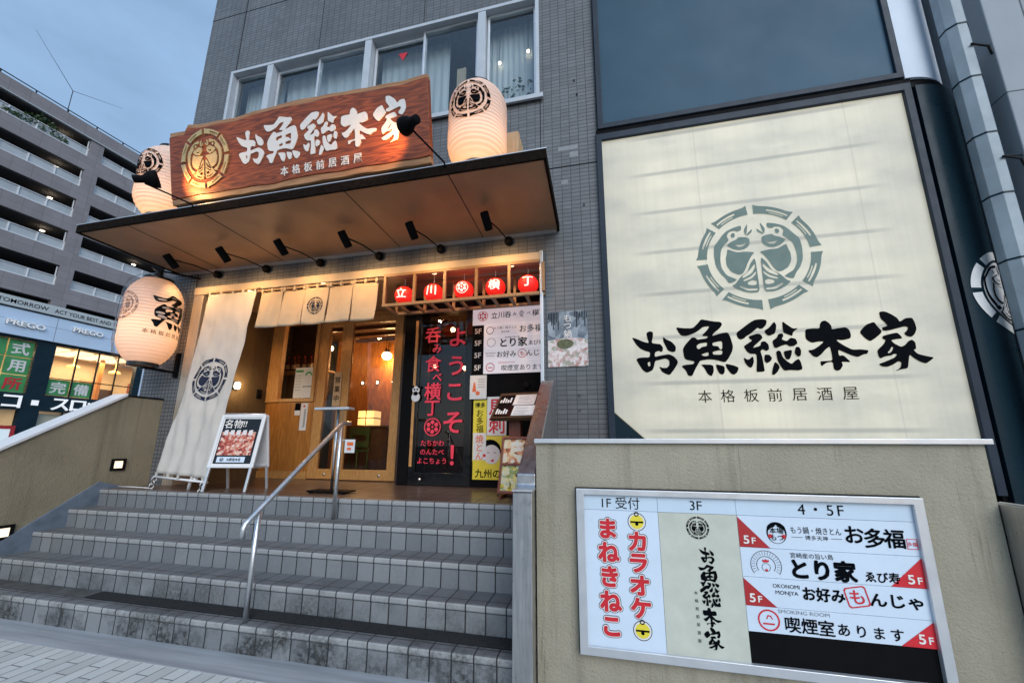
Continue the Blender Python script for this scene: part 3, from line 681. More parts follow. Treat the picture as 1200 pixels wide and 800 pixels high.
# wood panel with window, left of the sliding doors
wp = MB(); wp.box(-5.55, -4.60, WD, WD + .04, ZP + .12, 2.19); pan = wp.build('entrance_panel', 'panel_wood', bd)
m = MB(); m.box(-5.55, -4.60, WD - .02, WD + .05, ZP, ZP + .118); m.build('baseboard', 'door_wood', pan, .003)
m = MB(); m.slab(-5.55, -4.60, 2.192, 3.655, [(-5.32, -4.66, 2.25, 3.56)], lambda u, v, d: (u, d, v), WD - .03, WD + .06); m.build('side_window', 'door_wood', bd, .004)
m = MB(); m.box(-5.33, -4.65, WD + .01, WD + .016, 2.245, 3.565); m.build('pane', 'door_glass', bd.children[-1])
def sliding_door(x0, x1, y, gl0, gl1):
    m = MB(); m.slab(x0, x1, ZP + .012, 3.60, [(gl0, gl1, ZP + .165, 3.48)], lambda u, v, d: (u, d, v), y, y + .045); d = m.build('sliding_door', 'door_wood', bd, .004)
    m = MB(); m.box(gl0 - .005, gl1 + .005, y + .018, y + .024, ZP + .16, 3.485); m.build('pane', 'door_glass', d)
    m = MB(); m.lathe([(.0, 0), (.02, 0), (.02, .006), (.0, .008)], (x1 - .26, y - .001, ZP + .085), 14, Matrix.Rotation(R(90), 3, 'X')); m.build('lock', 'steel', d)
    return d
sliding_door(-4.595, -4.02, WD, -4.42, -4.17); sliding_door(-4.06, -3.02, WD - .055, -3.93, -3.16)
m = MB(); m.box(-4.60, -2.98, WD - .08, WD + .06, 3.602, 3.655); m.build('door_head', 'door_wood', bd)
m = MB(); m.box(-3.015, -2.76, WD - .06, WD + .06, ZP, 3.655); m.build('door_post', 'dark_wood', bd)
# black shopfront on the right
BY = 5.0
m = MB(); m.box(-2.76, -2.60, BY - .01, WD + .06, ZP, 3.655); m.build('black_post', 'black', bd, .004)
m = MB(); m.slab(-2.598, -1.702, ZP + .004, 3.655, [(-2.50, -1.80, ZP + .17, 3.45)], lambda u, v, d: (u, d, v), BY, BY + .05); bdoor = m.build('black_door', 'blackgloss', bd, .004)
m = MB(); m.box(-2.505, -1.795, BY + .02, BY + .026, ZP + .165, 3.455); m.build('pane', 'dark_glass', bdoor)
m = MB(); m.box(-2.585, -2.545, BY - .012, BY - .002, ZP + .25, 3.3); m.build('door_trim', 'door_wood', bdoor)
m = MB(); m.lathe([(.0, 0), (.022, 0), (.022, .006), (.0, .008)], (-2.42, BY - .001, ZP + .08), 14, Matrix.Rotation(R(90), 3, 'X')); m.build('lock', 'steel', bdoor)
m = MB(); m.box(-1.70, -.605, BY, BY + .05, ZP, 3.655); m.build('black_panel', 'black', bd)
F = Fr((0, BY, 0)); m = MB()
for ch, z, x, s in (('よ', 3.02, -1.93, .32), ('う', 2.60, -1.94, .32), ('こ', 2.22, -1.95, .31), ('そ', 1.80, -1.96, .34), ('！', 1.36, -1.955, .34)): text_on(m, F, ch, x, z, s, .022, .004)
for ch, z, x, s in (('呑', 3.07, -2.31, .25), ('み', 2.86, -2.24, .15), ('食', 2.64, -2.29, .25), ('べ', 2.44, -2.22, .15), ('横', 2.24, -2.28, .26), ('丁', 2.0, -2.28, .25)): text_on(m, F, ch, x, z, s, .02, .004)
flower_on(m, F, -2.26, 1.74, .125, .004)
for s, z in (('たちかわ', 1.52), ('のんたべ', 1.40), ('よこちょう', 1.28)): text_on(m, F, s, -2.25, z, .09, .012, .004)
m.build('lettering', emit('door_red', (.9, .05, .10), .10, (.72, .04, .08)), bdoor)

# restaurant interior
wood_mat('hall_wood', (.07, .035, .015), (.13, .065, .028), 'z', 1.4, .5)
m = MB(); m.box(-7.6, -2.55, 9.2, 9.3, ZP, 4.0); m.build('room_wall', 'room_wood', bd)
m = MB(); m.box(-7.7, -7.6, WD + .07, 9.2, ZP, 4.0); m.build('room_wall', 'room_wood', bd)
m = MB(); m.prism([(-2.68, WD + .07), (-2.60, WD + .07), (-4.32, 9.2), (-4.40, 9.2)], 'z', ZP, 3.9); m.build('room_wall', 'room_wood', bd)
m = MB(); m.box(-7.55, -5.25, 6.52, 6.56, ZP, 3.9); m.build('room_partition', 'dark_wood', bd)  # added dark screen, keeps the room behind the side window dark
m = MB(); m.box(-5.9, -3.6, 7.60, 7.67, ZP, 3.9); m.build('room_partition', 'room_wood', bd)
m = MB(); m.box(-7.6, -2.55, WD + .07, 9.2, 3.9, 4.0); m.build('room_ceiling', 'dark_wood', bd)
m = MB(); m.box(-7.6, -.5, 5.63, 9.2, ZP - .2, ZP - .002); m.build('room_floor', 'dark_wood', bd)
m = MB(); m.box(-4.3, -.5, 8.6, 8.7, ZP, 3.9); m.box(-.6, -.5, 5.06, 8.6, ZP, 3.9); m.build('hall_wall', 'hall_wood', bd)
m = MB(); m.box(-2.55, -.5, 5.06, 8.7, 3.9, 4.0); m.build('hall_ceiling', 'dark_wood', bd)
m = MB()
for i in range(7): m.box(-5.2, -2.7, 6.0 + i * .42, 6.06 + i * .42, 3.72, 3.80)
m.build('ceiling_batten', 'dark_wood', bd)

# ------------------------------------------------------------------ big lit sign + upper panel + corner column
sg = thing('lightbox_sign', 'huge cream backlit sign with fish crest and black brush lettering', 'sign', (1.67, FY, 1.5))
SF = Fr((0, 4.12, 0))
cut = [(.166, 5.082), (3.188, 5.082), (3.188, 1.2), (.84, 1.2), (.166, 1.836)]
m = MB(); m.prism([(x, z) for x, z in cut], 'y', 4.121, 4.20)
mm, t, b = newmat('lit_acrylic')
g = pos(t); sp = N(t, 'ShaderNodeSeparateXYZ'); t.links.new(g, sp.inputs[0])
tube = math_(t, 'ABSOLUTE', math_(t, 'SUBTRACT', math_(t, 'FRACT', math_(t, 'DIVIDE', math_(t, 'ADD', sp.outputs[2], .06), .485)), .5))   # rows of fluorescent tubes
tb = ramp_(t, tube, [(.0, (.44,) * 3), (.026, (.50,) * 3), (.06, (.95,) * 3), (.30, (1.0,) * 3), (.5, (.88,) * 3)])
ex = math_(t, 'ABSOLUTE', math_(t, 'SUBTRACT', sp.outputs[0], 1.67))
eb = ramp_(t, math_(t, 'DIVIDE', ex, 1.6), [(.60, (1,) * 3), (1.0, (.66,) * 3)])
seam = math_(t, 'LESS_THAN', math_(t, 'ABSOLUTE', math_(t, 'SUBTRACT', math_(t, 'ABSOLUTE', math_(t, 'SUBTRACT', sp.outputs[0], 1.92)), .74)), .007)
cl0 = seam
tb = mix_(t, ramp_(t, math_(t, 'DIVIDE', ex, 1.6), [(.62, (0,) * 3), (.8, (1,) * 3)]), tb, (.95,) * 3)
cl = ramp_(t, noise_(t, g, 1.3, 4, .55, (1, 1, 2.0)), [(.28, (.56, .58, .57)), (.5, (.90, .90, .87)), (.72, (1.10, 1.09, 1.02))])
gr = ramp_(t, noise_(t, g, 1.0, 6, .7, (16, 16, .5)), [(.35, (1, 1, 1)), (.75, (.86, .85, .80))]); cl = mix_(t, 1, cl, gr, 'MULTIPLY')
e = mix_(t, 1, mix_(t, 1, tb, eb, 'MULTIPLY'), cl, 'MULTIPLY')
e = mix_(t, 1, e, (1.0, .95, .77), 'MULTIPLY'); e = mix_(t, math_(t, 'MULTIPLY', cl0, .28), e, (.25, .20, .15))
b.inputs['Base Color'].default_value = (.34, .34, .31, 1); b.inputs['Roughness'].default_value = .5; b.inputs['Specular IOR Level'].default_value = .25
t.links.new(e, b.inputs['Emission Color']); b.inputs['Emission Strength'].default_value = .40
MATS['lit_acrylic'] = mm
m.build('panel', 'lit_acrylic', sg)
m = MB(); m.slab(.10, 3.255, 1.1, 5.165, [(.165, 3.189, 1.0, 5.083)], lambda u, v, d: (u, d, v), 4.085, 4.26)
m.build('frame', 'navy_frame', sg, .004)
m = MB(); m.prism([(.15, 1.836), (.84, 1.19), (.15, 1.19)], 'y', 4.119, 4.18); m.build('corner_plate', 'navy', sg)
m = MB(); emblem_on(m, SF, 1.671, 3.424, .568, .004); m.build('emblem', 'sage', sg)
m = MB(); house_name(m, SF, 1.679, 2.46, 1.0, .004)
m.build('lettering', 'ink', sg)
m = MB(); x = 1.03
for i, ch in enumerate('本格板前居酒屋'): text_on(m, SF, ch, 1.045 + i * .207, 1.978, .135, -.002, .004)
m.build('small_lettering', 'ink', sg)
up = thing('blank_panel', 'large blank slate-blue sign panel above the lit cream sign', 'sign', (1.67, FY, 5.3))
m = MB(); m.box(.19, 3.155, 4.11, 4.2, 5.30, 11.5); m.build('panel', 'slate_panel', up)
m = MB(); m.slab(.125, 3.215, 5.235, 11.6, [(.189, 3.156, 5.299, 11.501)], lambda u, v, d: (u, d, v), 4.08, 4.24); m.build('frame', 'navy_frame', up, .004)
m = MB(); m.box(.10, 3.27, 4.10, 4.22, 5.168, 5.232); m.build('shadow_gap', 'black', bd)
def qcol(x, y, r, z0, z1, name, mt, ext=3.0):
    m = MB(); n = 40
    pts = [(x, y)] + [(x + .0 + r * math.sin(R(90) * i / n), y + r - r * math.cos(R(90) * i / n)) for i in range(1, n + 1)] + [(x + r, y + ext), (x, y + ext)]
    vs = [(a, b, z0) for a, b in pts] + [(a, b, z1) for a, b in pts]; k = len(pts)
    m.add(vs, [(i, (i + 1) % k, k + (i + 1) % k, k + i) for i in range(k)]); m.add(vs, [tuple(range(k)), tuple(range(k, 2 * k))])
    o = m.build(name, mt, bd); return o
qcol(3.30, 4.10, .60, 0, 5.13, 'corner_column', 'navy')
qcol(3.27, 4.12, .615, 5.13, 5.22, 'column_ring', 'black')
qcol(3.22, 4.085, .63, 5.22, 12.5, 'corner_column', 'pale_column')
m = MB(); m.box(3.256, 3.30, 4.14, 4.2, 0, 5.2); m.build('shadow_gap', 'black', bd)
m = MB()
def colmap(x, y, z):
    a = (x * .42) / .60 + R(EMA); a2 = max(0, min(R(90), a)); ex_ = (a - a2) * .60; r = .606
    return (3.30 + r * math.sin(a2), 4.10 + .60 - r * math.cos(a2) + ex_, 2.90 + y * .40)
EMA = 45
em_all = emblem_mesh()
ringm = [polys([[(math.cos(R(k * 45 + 5 + 2.9 * i)) * q, math.sin(R(k * 45 + 5 + 2.9 * i)) * q) for i in range(14)] + [(math.cos(R(k * 45 + 5 + 2.9 * i)) * .80, math.sin(R(k * 45 + 5 + 2.9 * i)) * .80) for i in range(13, -1, -1)]]) for k, q in [(k, 1.0) for k in range(8)]]
discm = [polys([disc(.74, 40)])]
w_ = wrap_pts(ringm + discm, colmap, 3); w_.build('column_emblem', 'paper', bd)
def colmap2(x, y, z):
    p = Vector(colmap(x, y, z)); a = (x * .42) / .60 + R(EMA); return p + Vector((math.sin(a), -math.cos(a), 0)) * .003
def colmap3(x, y, z):
    p = Vector(colmap(x, y, z)); a = (x * .42) / .60 + R(EMA); return p + Vector((math.sin(a), -math.cos(a), 0)) * .006
w_ = wrap_pts(em_all[8:], colmap2, 3); w_.build('emblem_outline', 'ink', bd)
inner = []
for g in em_all[8:]:
    cx = sum(v[0] for v in g[0]) / len(g[0]); cz = sum(v[1] for v in g[0]) / len(g[0])
    inner.append(([(cx + (v[0] - cx) * .84, cz + (v[1] - cz) * .84, 0) for v in g[0]], g[1]))
w_ = wrap_pts(inner, colmap3, 3); w_.build('emblem_fill', 'paper', bd)

# ------------------------------------------------------------------ duct and stone building on the right
dk = thing('vent_duct', 'pale blue-grey segmented metal duct running up beside the stone building', 'duct', (3.605, 4.0, 0))
zz = 0.0; i = 0
while zz < 12:
    h = .62; m = MB(); r = .100
    pts = [(r * math.cos(R(45 * k + 22.5)), r * math.sin(R(45 * k + 22.5))) for k in range(8)]
    m.prism([(3.628 + a, 4.0 + b) for a, b in pts], 'z', zz, zz + h - .008); m.build('duct_segment', 'duct', dk, .003)
    m = MB(); m.prism([(3.628 + a * 1.04, 4.0 + b * 1.04) for a, b in pts], 'z', zz + h - .012, zz + h + .004); m.build('flange', 'navy', dk)
    if i % 2 == 0:
        m = MB(); m.tube([(3.64, 3.89, zz + .34), (3.80, 3.93, zz + .32), (3.905, 4.03, zz + .32)], .010, 6); m.tube([(3.64, 3.89, zz + .34), (3.905, 4.03, zz + .42)], .008, 6); m.build('bracket', 'dark_metal', dk)
    zz += h; i += 1
nb = thing('stone_building', 'pale grey stone-clad building at the right edge behind the duct', 'building', (6, 3.8, 0))
m = MB(); m.box(3.905, 10, 4.0, 12, 0, 14); m.build('wall', 'stone_panel', nb, .01)

# ================================================================== CANOPY AND WHAT STANDS ON IT
cp = thing('canopy', 'flat brown metal canopy over the entrance with dark weathered edges', 'canopy', (-3.2, FY, 4.0))
m = MB(); m.box(-6.06, -.39, 2.97, FY - .001, 4.0, 4.03); m.build('soffit', 'soffit', cp)
m = MB(); m.box(-6.085, -.365, 2.945, 2.969, 3.985, 4.085); m.build('fascia', 'fascia', cp, .003)
for x in (-6.085, -.389):
    m = MB(); m.box(x, x + .024, 2.97, FY - .001, 3.985, 4.085); m.build('fascia', 'fascia', cp, .003)
m = MB(); m.box(-6.06, -.39, 2.97, FY - .001, 4.031, 4.08); m.build('deck', 'fascia', cp)
m = MB(); m.box(-6.09, -.36, 2.943, 2.972, 4.086, 4.094); m.build('edge_trim', 'alu', cp)
m = MB(); m.box(-6.05, -.40, FY - .035, FY - .002, 3.965, 3.999); m.build('rear_trim', 'alu', cp)
for x in (-5.3, -4.2, -2.42, -1.3):
    m = MB(); m.box(x - .004, x + .004, 2.98, FY - .04, 3.997, 4.001); m.build('seam', 'dark_metal', cp)

# six arm spotlights under the canopy
def spot(loc, label):
    t = thing('arm_spotlight', label, 'spotlight', loc, 'arm spotlights under the canopy')
    O = Vector(loc)
    m = MB(); m.lathe([(0, -.052), (.03, -.047), (.048, -.024), (.053, 0), (.048, .024), (.03, .047), (0, .052)], O + Vector((0, -.045, 0)), 20); m.build('wall_mount', 'black', t)
    m = MB(); m.tube([O + Vector((0, -.06, .0)), O + Vector((-.06, -.32, .012)), O + Vector((-.118, -.56, -.015))], .008, 8); m.build('arm', 'black', t)
    ax = Vector((.10, .72, -.66)).normalized(); hc = O + Vector((-.12, -.575, -.045)); M = ax.to_track_quat('Z', 'Y').to_matrix()
    m = MB(); m.lathe([(0, -.095), (.040, -.095), (.046, -.088), (.046, .085), (.043, .095), (.038, .095), (.036, .05), (0, .05)], hc, 20, M); m.build('head', 'black', t)
    m = MB(); m.lathe([(0, .052), (.035, .052)], hc, 16, M); m.build('lens', emit('spot_lens', (1, .74, .42), 6.0), t, fix=False)
    l = lamp('spot_light', 'SPOT', hc + ax * .10, 27, (1.0, .55, .22), t, .05, spot_size=R(140), spot_blend=1.0); aim(l, ax)
    return t
s0 = spot((-5.32, FY, 3.905), 'black arm spotlight under the canopy nearest the big hanging lantern')
for x, lab in ((-4.47, 'black arm spotlight under the canopy above the gap between banner and curtain'), (-3.60, 'black arm spotlight above the middle of the short door curtain'),
               (-2.71, 'black arm spotlight where the short door curtain meets the red lantern rack'), (-1.853, 'black arm spotlight above the red lanterns, second from the right'), (-.976, 'black arm spotlight at the right end of the canopy')):
    copy_tree(s0, (x, FY, 3.905), lab)

# carved wooden sign, leaning slightly forward
ws = thing('wooden_sign', 'long carved wooden name board with live edges standing on the canopy', 'sign', (-3.075, 3.0, 4.13))
ws_up = Vector((0, -.17, .85)).normalized()
WF = Fr((-3.075, 3.0, 4.13), (1, 0, 0), ws_up)
hw = 1.61; n = 60
top = [(-1.525 + (hw + 1.525) * i / n) for i in range(n + 1)]
def tz(x): return .865 + .018 * math.sin(x * 3.1 + 1) + .012 * noise.noise(Vector((x * 4, 3, 0))) - (.05 if x < -1.27 else 0) + (.02 * (x > -1.27) * max(0, 1 - (x + 1.27) * 3))
def bz(x): return .018 * noise.noise(Vector((x * 3, 9, 0))) + .012
bw = ws
def board(f_lo, f_hi, d0, d1, name, mt, bev=0):
    m = MB(); vs = []; 
    for x in top:
        lo, hi = f_lo(x), f_hi(x)
        vs += [WF.P(x, lo, d1), WF.P(x, hi, d1), WF.P(x, hi, d0), WF.P(x, lo, d0)]
    fs = []
    for i in range(n):
        a, b_ = i * 4, i * 4 + 4
        for k in range(4): fs.append((a + k, a + (k + 1) % 4, b_ + (k + 1) % 4, b_ + k))
    fs += [(0, 1, 2, 3), (n * 4, n * 4 + 3, n * 4 + 2, n * 4 + 1)]
    m.add(vs, fs); return m.build(name, mt, ws, bev)
def te(x): return tz(x) - .045 - .02 * noise.noise(Vector((x * 2.3, 1, 4)))
def be(x): return bz(x) + .062 + .02 * noise.noise(Vector((x * 2.0, 5, 4)))
board(be, te, 0, .075, 'board', 'sign_wood', .003)
board(te, tz, .0, .066, 'live_edge', 'sign_sapwood', .004)
board(bz, be, .0, .066, 'live_edge', 'sign_sapwood', .004)
m = MB(); emblem_on(m, WF, -1.03, .455, .318, .076, .006); m.build('emblem', 'gold', ws)
m = MB(); house_name(m, WF, .425, .485, .79, .076, .004); m.build('lettering', 'white_letter', ws)
m = MB()
for i, ch in enumerate('本格板前居酒屋'): text_on(m, WF, ch, -.015 + i * .143, .165, .100, .008, .076, .003)
m.build('small_lettering', 'white_letter', ws)
m = MB()
for x in (-4.3, -3.1, -1.9): m.box(x - .03, x + .03, 2.98, 3.12, 4.081, 4.16)
m.build('foot', 'dark_metal', ws)

def sign_spot(base, head, target, label, power, bell):
    t = thing('sign_spotlight', label, 'spotlight', base, 'spotlights on the canopy edge')
    h = Vector(head); ax = (Vector(target) - h).normalized(); M = ax.to_track_quat('Z', 'Y').to_matrix()
    m = MB(); m.tube([base, Vector(base) + Vector((0, -.02, .03)), h - Vector((0, 0, .05))], .009, 8); m.build('arm', 'black', t)
    m = MB(); m.lathe([(0, -.10), (.034, -.10), (.038, -.095), (.038, -.02), (.05, .0), (.082 * bell, .05), (.088 * bell, .10), (.080 * bell, .10), (.05, .03), (0, .02)], h, 24, M); m.build('head', 'black', t)
    m = MB(); m.lathe([(0, .035), (.052, .035)], h, 20, M); m.build('lens', emit('sign_lens', (1, .62, .22), 3.2), t, fix=False)
    l = lamp('spot_light', 'SPOT', h + ax * .11, power, (1.0, .52, .18), t, .03, spot_size=R(95), spot_blend=1.0); aim(l, ax)
sign_spot((-4.30, 2.94, 4.06), (-4.52, 2.60, 4.20), (-4.08, 2.98, 4.40), 'black arm spotlight with a glowing bell lighting the left end of the wooden sign', 26, 1.0)
sign_spot((-1.32, 2.94, 4.06), (-1.51, 2.60, 4.26), (-2.25, 2.97, 4.42), 'black arm spotlight seen from behind in front of the right end of the wooden sign', 22, .9)

# paper lanterns --------------------------------------------------------------
def paper_mat(name, col, top_bias):
    m_, t, b = newmat(name); o = t.nodes['Material Output']
    d = N(t, 'ShaderNodeBsdfDiffuse'); d.inputs['Color'].default_value = (*col, 1)
    tr = N(t, 'ShaderNodeBsdfTranslucent'); tr.inputs['Color'].default_value = (col[0], col[1] * .93, col[2] * .86, 1)
    mxs = N(t, 'ShaderNodeMixShader'); mxs.inputs[0].default_value = .36
    t.links.new(d.outputs[0], mxs.inputs[1]); t.links.new(tr.outputs[0], mxs.inputs[2]); t.links.new(mxs.outputs[0], o.inputs['Surface'])
    t.nodes.remove(b); MATS[name] = m_
mat('faded_ink', (.36, .24, .20), .8)
paper_mat('lantern_paper', (.84, .73, .67), 0)
def lantern_profile(r, h, ribs, open_r):
    pr = []; k = ribs * 6
    for i in range(k + 1):
        f = i / k; z = f * h
        e = abs(f - .5) * 2
        q = (1 - max(0, e - .42) ** 2.3 / (.58 ** 2.3) * (1 - open_r / r)) * r
        pr.append((q * (1 + .022 * abs(math.sin(math.pi * f * ribs)) - .011), z))
    return pr
def lantern(loc, r, h, ribs, label, name, group, power, emb):
    t = thing(name, label, 'lantern', loc, group)
    pr = lantern_profile(r, h, ribs, r * .52)
    m = MB(); m.lathe(pr, loc, 56); m.build('shade', 'lantern_paper', t, fix=False)
    for z0, z1 in ((-.035, .012), (h - .012, h + .03)):
        m = MB(); q = r * .53; m.lathe([(q - .03, z0), (q, z0), (q, z1), (q - .03, z1), (q - .03, z0)], loc, 36, smooth=False); m.build('hoop', 'blackgloss', t)
    def rad(z):
        f = min(max(z / h, 0), 1) * (len(pr) - 1); i = min(int(f), len(pr) - 2); return pr[i][0] * (1 - f + i) + pr[i + 1][0] * (f - i)
    def at(az, zc, sc):
        def fn(x, y, z):
            zz = zc + y * sc; rr = rad(zz); a = az + x * sc / r; q = rr + .007
            return (loc[0] + q * math.cos(a), loc[1] + q * math.sin(a), loc[2] + zz)
        return fn
    if emb: w_ = wrap_pts(emblem_mesh(), at(R(-90), h * .60, r * .72), 3); w_.build('emblem', 'ink', t)
    lamp('bulb_light', 'POINT', (loc[0], loc[1], loc[2] + h * (.17 if emb else .38)), power, (1.0, .58, .26), t, .06)
    return t, at
def plinth(x0, x1, y0, y1, z0, z1, lab):
    t = thing('wooden_box', lab, 'box', ((x0 + x1) / 2, y0, z0), 'wooden boxes behind the canopy lanterns')
    m = MB(); m.box(x0, x1, y0, y1, z0, z1); m.build('box_body', 'plain_wood', t, .004)
    for i in range(5):
        m = MB(); y = y0 + .03 + i * (y1 - y0 - .06) / 4; m.box(x1 - .001, x1 + .008, y - .012, y + .012, z0 + .02, z1 - .02); m.build('slat', 'plain_wood', t)
lantern((-1.07, 3.13, 4.13), .29, .90, 22, 'white paper lantern with fish crest standing right of the wooden sign', 'paper_lantern', 'white paper lanterns on the canopy', 5.0, True)
lantern((-5.03, 3.13, 4.13), .29, .90, 22, 'white paper lantern with fish crest half hidden left of the wooden sign', 'paper_lantern', 'white paper lanterns on the canopy', 5.0, True)
plinth(-1.30, -.72, 3.45, 3.85, 4.082, 4.80, 'pale wooden box standing behind the right canopy lantern')
plinth(-5.30, -4.75, 3.45, 3.85, 4.082, 4.80, 'pale wooden box standing behind the left canopy lantern, mostly hidden')

# big lantern in a plastic cover
BL = (-5.90, 3.78, 2.54)
t, at = lantern(BL, .305, 1.17, 26, 'large white paper lantern wrapped in clear plastic hanging by the left pier', 'hanging_lantern', None, 7.0, False)
w_ = wrap_pts(brush('魚'), at(R(3), .69, .80), 3); w_.build('lettering', 'ink', t)
gl = []
for i, ch in enumerate('本格板前居酒屋'):
    g = glyphs(ch, .0); gl.append(([((a - .5) * .07 + (i - 3) * .085, b * .07, c) for a, b, c in g[0]], g[1]))
w_ = wrap_pts(gl, at(R(4), .36, .92), 0); w_.build('small_lettering', 'ink', t)
w_ = wrap_pts(emblem_mesh(), at(R(-97), .72, .19), 3); w_.build('emblem', 'faded_ink', t)
m = MB()
def wrapfn(r, z, a): return r * (1 + .018 * math.sin(a * 17 + z * 3) + .02 * noise.noise(Vector((math.cos(a) * 3, math.sin(a) * 3, z * 2.2))))
m.lathe([(.09, -.07), (.21, -.06), (.29, .06), (.328, .25), (.338, .6), (.33, .93), (.29, 1.11), (.21, 1.19), (.12, 1.24), (.05, 1.27), (.035, 1.295), (.08, 1.33), (.10, 1.355)], BL, 90, fn=wrapfn); m.build('plastic_cover', 'wrap', t, fix=False)
m = MB(); m.tube([(BL[0], BL[1], 3.75), (BL[0] + .02, BL[1], 3.86), (BL[0] + .25, FY - .02, 3.88)], .012, 8); m.build('hanger', 'black', t)
m = MB(); m.box(-5.80, -5.76, 3.70, 4.134, 2.455, 2.485); m.box(-5.80, -5.755, 4.09, 4.134, 2.40, 2.75); m.build('bracket', 'black', t)
m = MB(); m.lathe([(.0, 1.225), (.09, 1.225), (.14, 1.205), (.15, 1.185), (0, 1.185)], BL, 24); m.build('top_cap', 'dark_wood', t)

# ------------------------------------------------------------------ noren, banner
def emblem_cloth(fn, r): return wrap_pts(emblem_mesh(), fn, 2)
nr = thing('door_curtain', 'short cream five-panel door curtain with fish crest hanging under the lintel', 'curtain', (-3.58, 4.1, 3.6))
m = MB(); m.tube([(-4.55, 4.10, 3.575), (-2.62, 4.10, 3.575)], .014, 10); m.build('rod', 'plain_wood', nr)
pw = (4.475 - 2.685) / 5
def cloth_y(x, f, k): return 4.10 - .012 * abs(math.sin(x * 31 + f * 2.2 + k)) * f * (1 - .4 * f) - .022 * math.sin(f * 3.0) * math.sin((x * 17 + k * 1.7)) * f - .025 * f - .010 * math.sin(x * 7 + 2 * f + k)
for k in range(5):
    x0 = -4.475 + k * pw
    m = MB(); fn = lambda u, v, x0=x0, k=k: (x0 + .003 + (pw - .006) * u + .010 * (v) * (u - .5) * (1 if k % 2 else -1), cloth_y(x0 + pw * u, v, k) - .02 * v * v * abs(u - .5), 3.54 - .51 * v - .006 * math.sin(math.pi * u))
    m.grid(fn, 18, 14); p = m.build('panel', 'cloth_cream', nr, fix=False)
    so = p.modifiers.new('thick', 'SOLIDIFY'); so.thickness = .004
    for u in (.06, .5, .94):
        m = MB(); x = x0 + pw * u; m.box(x - .016, x + .016, 4.082, 4.086, 3.535, 3.592); m.box(x - .016, x + .016, 4.115, 4.119, 3.535, 3.592); m.box(x - .016, x + .016, 4.0861, 4.1149, 3.588, 3.592); m.build('loop', 'cloth_cream', nr)
def nf(x, y, z):
    X = -3.58 + x * .118; f = (3.54 - (3.285 + y * .118)) / .51
    return (X, cloth_y(X, f, 2) - .009, 3.285 + y * .118)
emblem_cloth(nf, .11).build('emblem', 'ink_blue', nr)
bn = thing('sun_banner', 'long white cloth banner with navy fish crest stretched from lintel to landing', 'banner', (-4.95, 3.78, ZP))
def bs(u, v):
    tl, tr_, bl, br = Vector((-5.385, 4.09, 3.585)), Vector((-4.56, 4.09, 3.575)), Vector((-5.300, 3.76, 1.145)), Vector((-4.545, 3.76, 1.095))
    p = tl.lerp(tr_, u).lerp(bl.lerp(br, u), v)
    return p + Vector((0, .03 * math.sin(math.pi * v) * (1 + .3 * math.sin(u * 9 + v * 4)) + .008 * math.sin(u * 26 + 3 * math.sin(v * 4)) * (.3 + v) + (.020 * noise.noise(Vector((u * 5 + v * 2, v * 9 - u * 3, 1)))) + .006 * noise.noise(Vector((u * 14, v * 22, 7))), 0))
m = MB(); m.grid(bs, 40, 60); b_ = m.build('cloth', 'cloth_white', bn, fix=False); so = b_.modifiers.new('thick', 'SOLIDIFY'); so.thickness = .004
ec = wrap_pts(emblem_mesh(), lambda x, y, z: bs(.5 + x * .275 / .79, .51 - y * .285 / 2.47) + Vector((0, -.010, 0)), 3); ec.build('emblem', 'ink_blue', bn)
m = MB(); m.tube([(-5.32, 3.75, 1.10), (-4.50, 3.75, 1.05)], .014, 8); m.build('rod', 'white_metal', bn)
m = MB(); m.tube([(-5.42, 4.09, 3.62), (-4.52, 4.09, 3.615)], .013, 8); m.build('rod', 'plain_wood', bn)
for u in (.03, .27, .5, .73, .97):
    for v, dz in ((0, .035), (1, -.05)):
        p = bs(u, v); m = MB(); m.box(p.x - .017, p.x + .017, p.y - .008, p.y - .003, p.z + min(0, dz) - .004, p.z + max(0, dz) + .004); m.build('loop', 'cloth_white', bn)
for x, z in ((-5.30, 1.10), (-4.56, 1.05)):
    m = MB()
    for k in range(3):
        r_ = .022; c = Vector((x - .012 * k, 3.745, z - .03 - .04 * k)); m.tube([c + Vector((r_ * math.cos(a) * (1 if k % 2 else .3), r_ * math.cos(a) * (0 if k % 2 else 1), r_ * math.sin(a) * 1.2)) for a in [2 * math.pi * i / 12 for i in range(13)]], .005, 6, False)
    m.build('chain', 'steel', bn)
m = MB(); m.tube([(-5.30, 3.74, ZP + .012), (-5.45, 3.76, ZP + .014), (-5.7, 3.80, ZP + .012), (-5.9, 3.78, ZP + .014)], .008, 6); m.build('cord', 'white_metal', bn)
m = MB(); m.tube([(-4.82, 3.80, ZP + .002), (-4.81, 3.80, ZP + .09), (-4.76, 3.79, ZP + .13), (-4.70, 3.78, ZP + .14)], .020, 8); m.build('foot_hook', 'white_metal', bn)

# ------------------------------------------------------------------ A-frame board
af = thing('a_frame_board', 'white A-frame menu board with a dark food poster standing on the landing', 'sign', (-4.285, 3.94, ZP)); af.rotation_euler = (0, 0, R(12))
def lean(sgn):
    return Fr((0, sgn * .20, 0), (1 if sgn < 0 else -1, 0, 0), Vector((0, -sgn * .185, .90)).normalized())
AFW = .275
for sgn in (-1, 1):
    F = lean(sgn)
    for x in (-AFW + .03, AFW - .03):
        m = MB(); fbox(m, F, x - .014, x + .014, 0, .30, -.012, .012); m_ = m
        o = m.build('leg', 'alu', None, .003); o.parent = af
    m = MB(); m.slab(-AFW, AFW, .27, .915, [(-AFW + .035, AFW - .035, .305, .88)], lambda u, v, d: F.P(u, v, d), -.012, .016); o = m.build('snap_frame', 'white_metal', None, .008); o.parent = af
    m = MB(); fbox(m, F, -AFW + .034, AFW - .034, .304, .881, -.004, .004); o = m.build('backing', 'paper', None); o.parent = af
F = lean(-1)
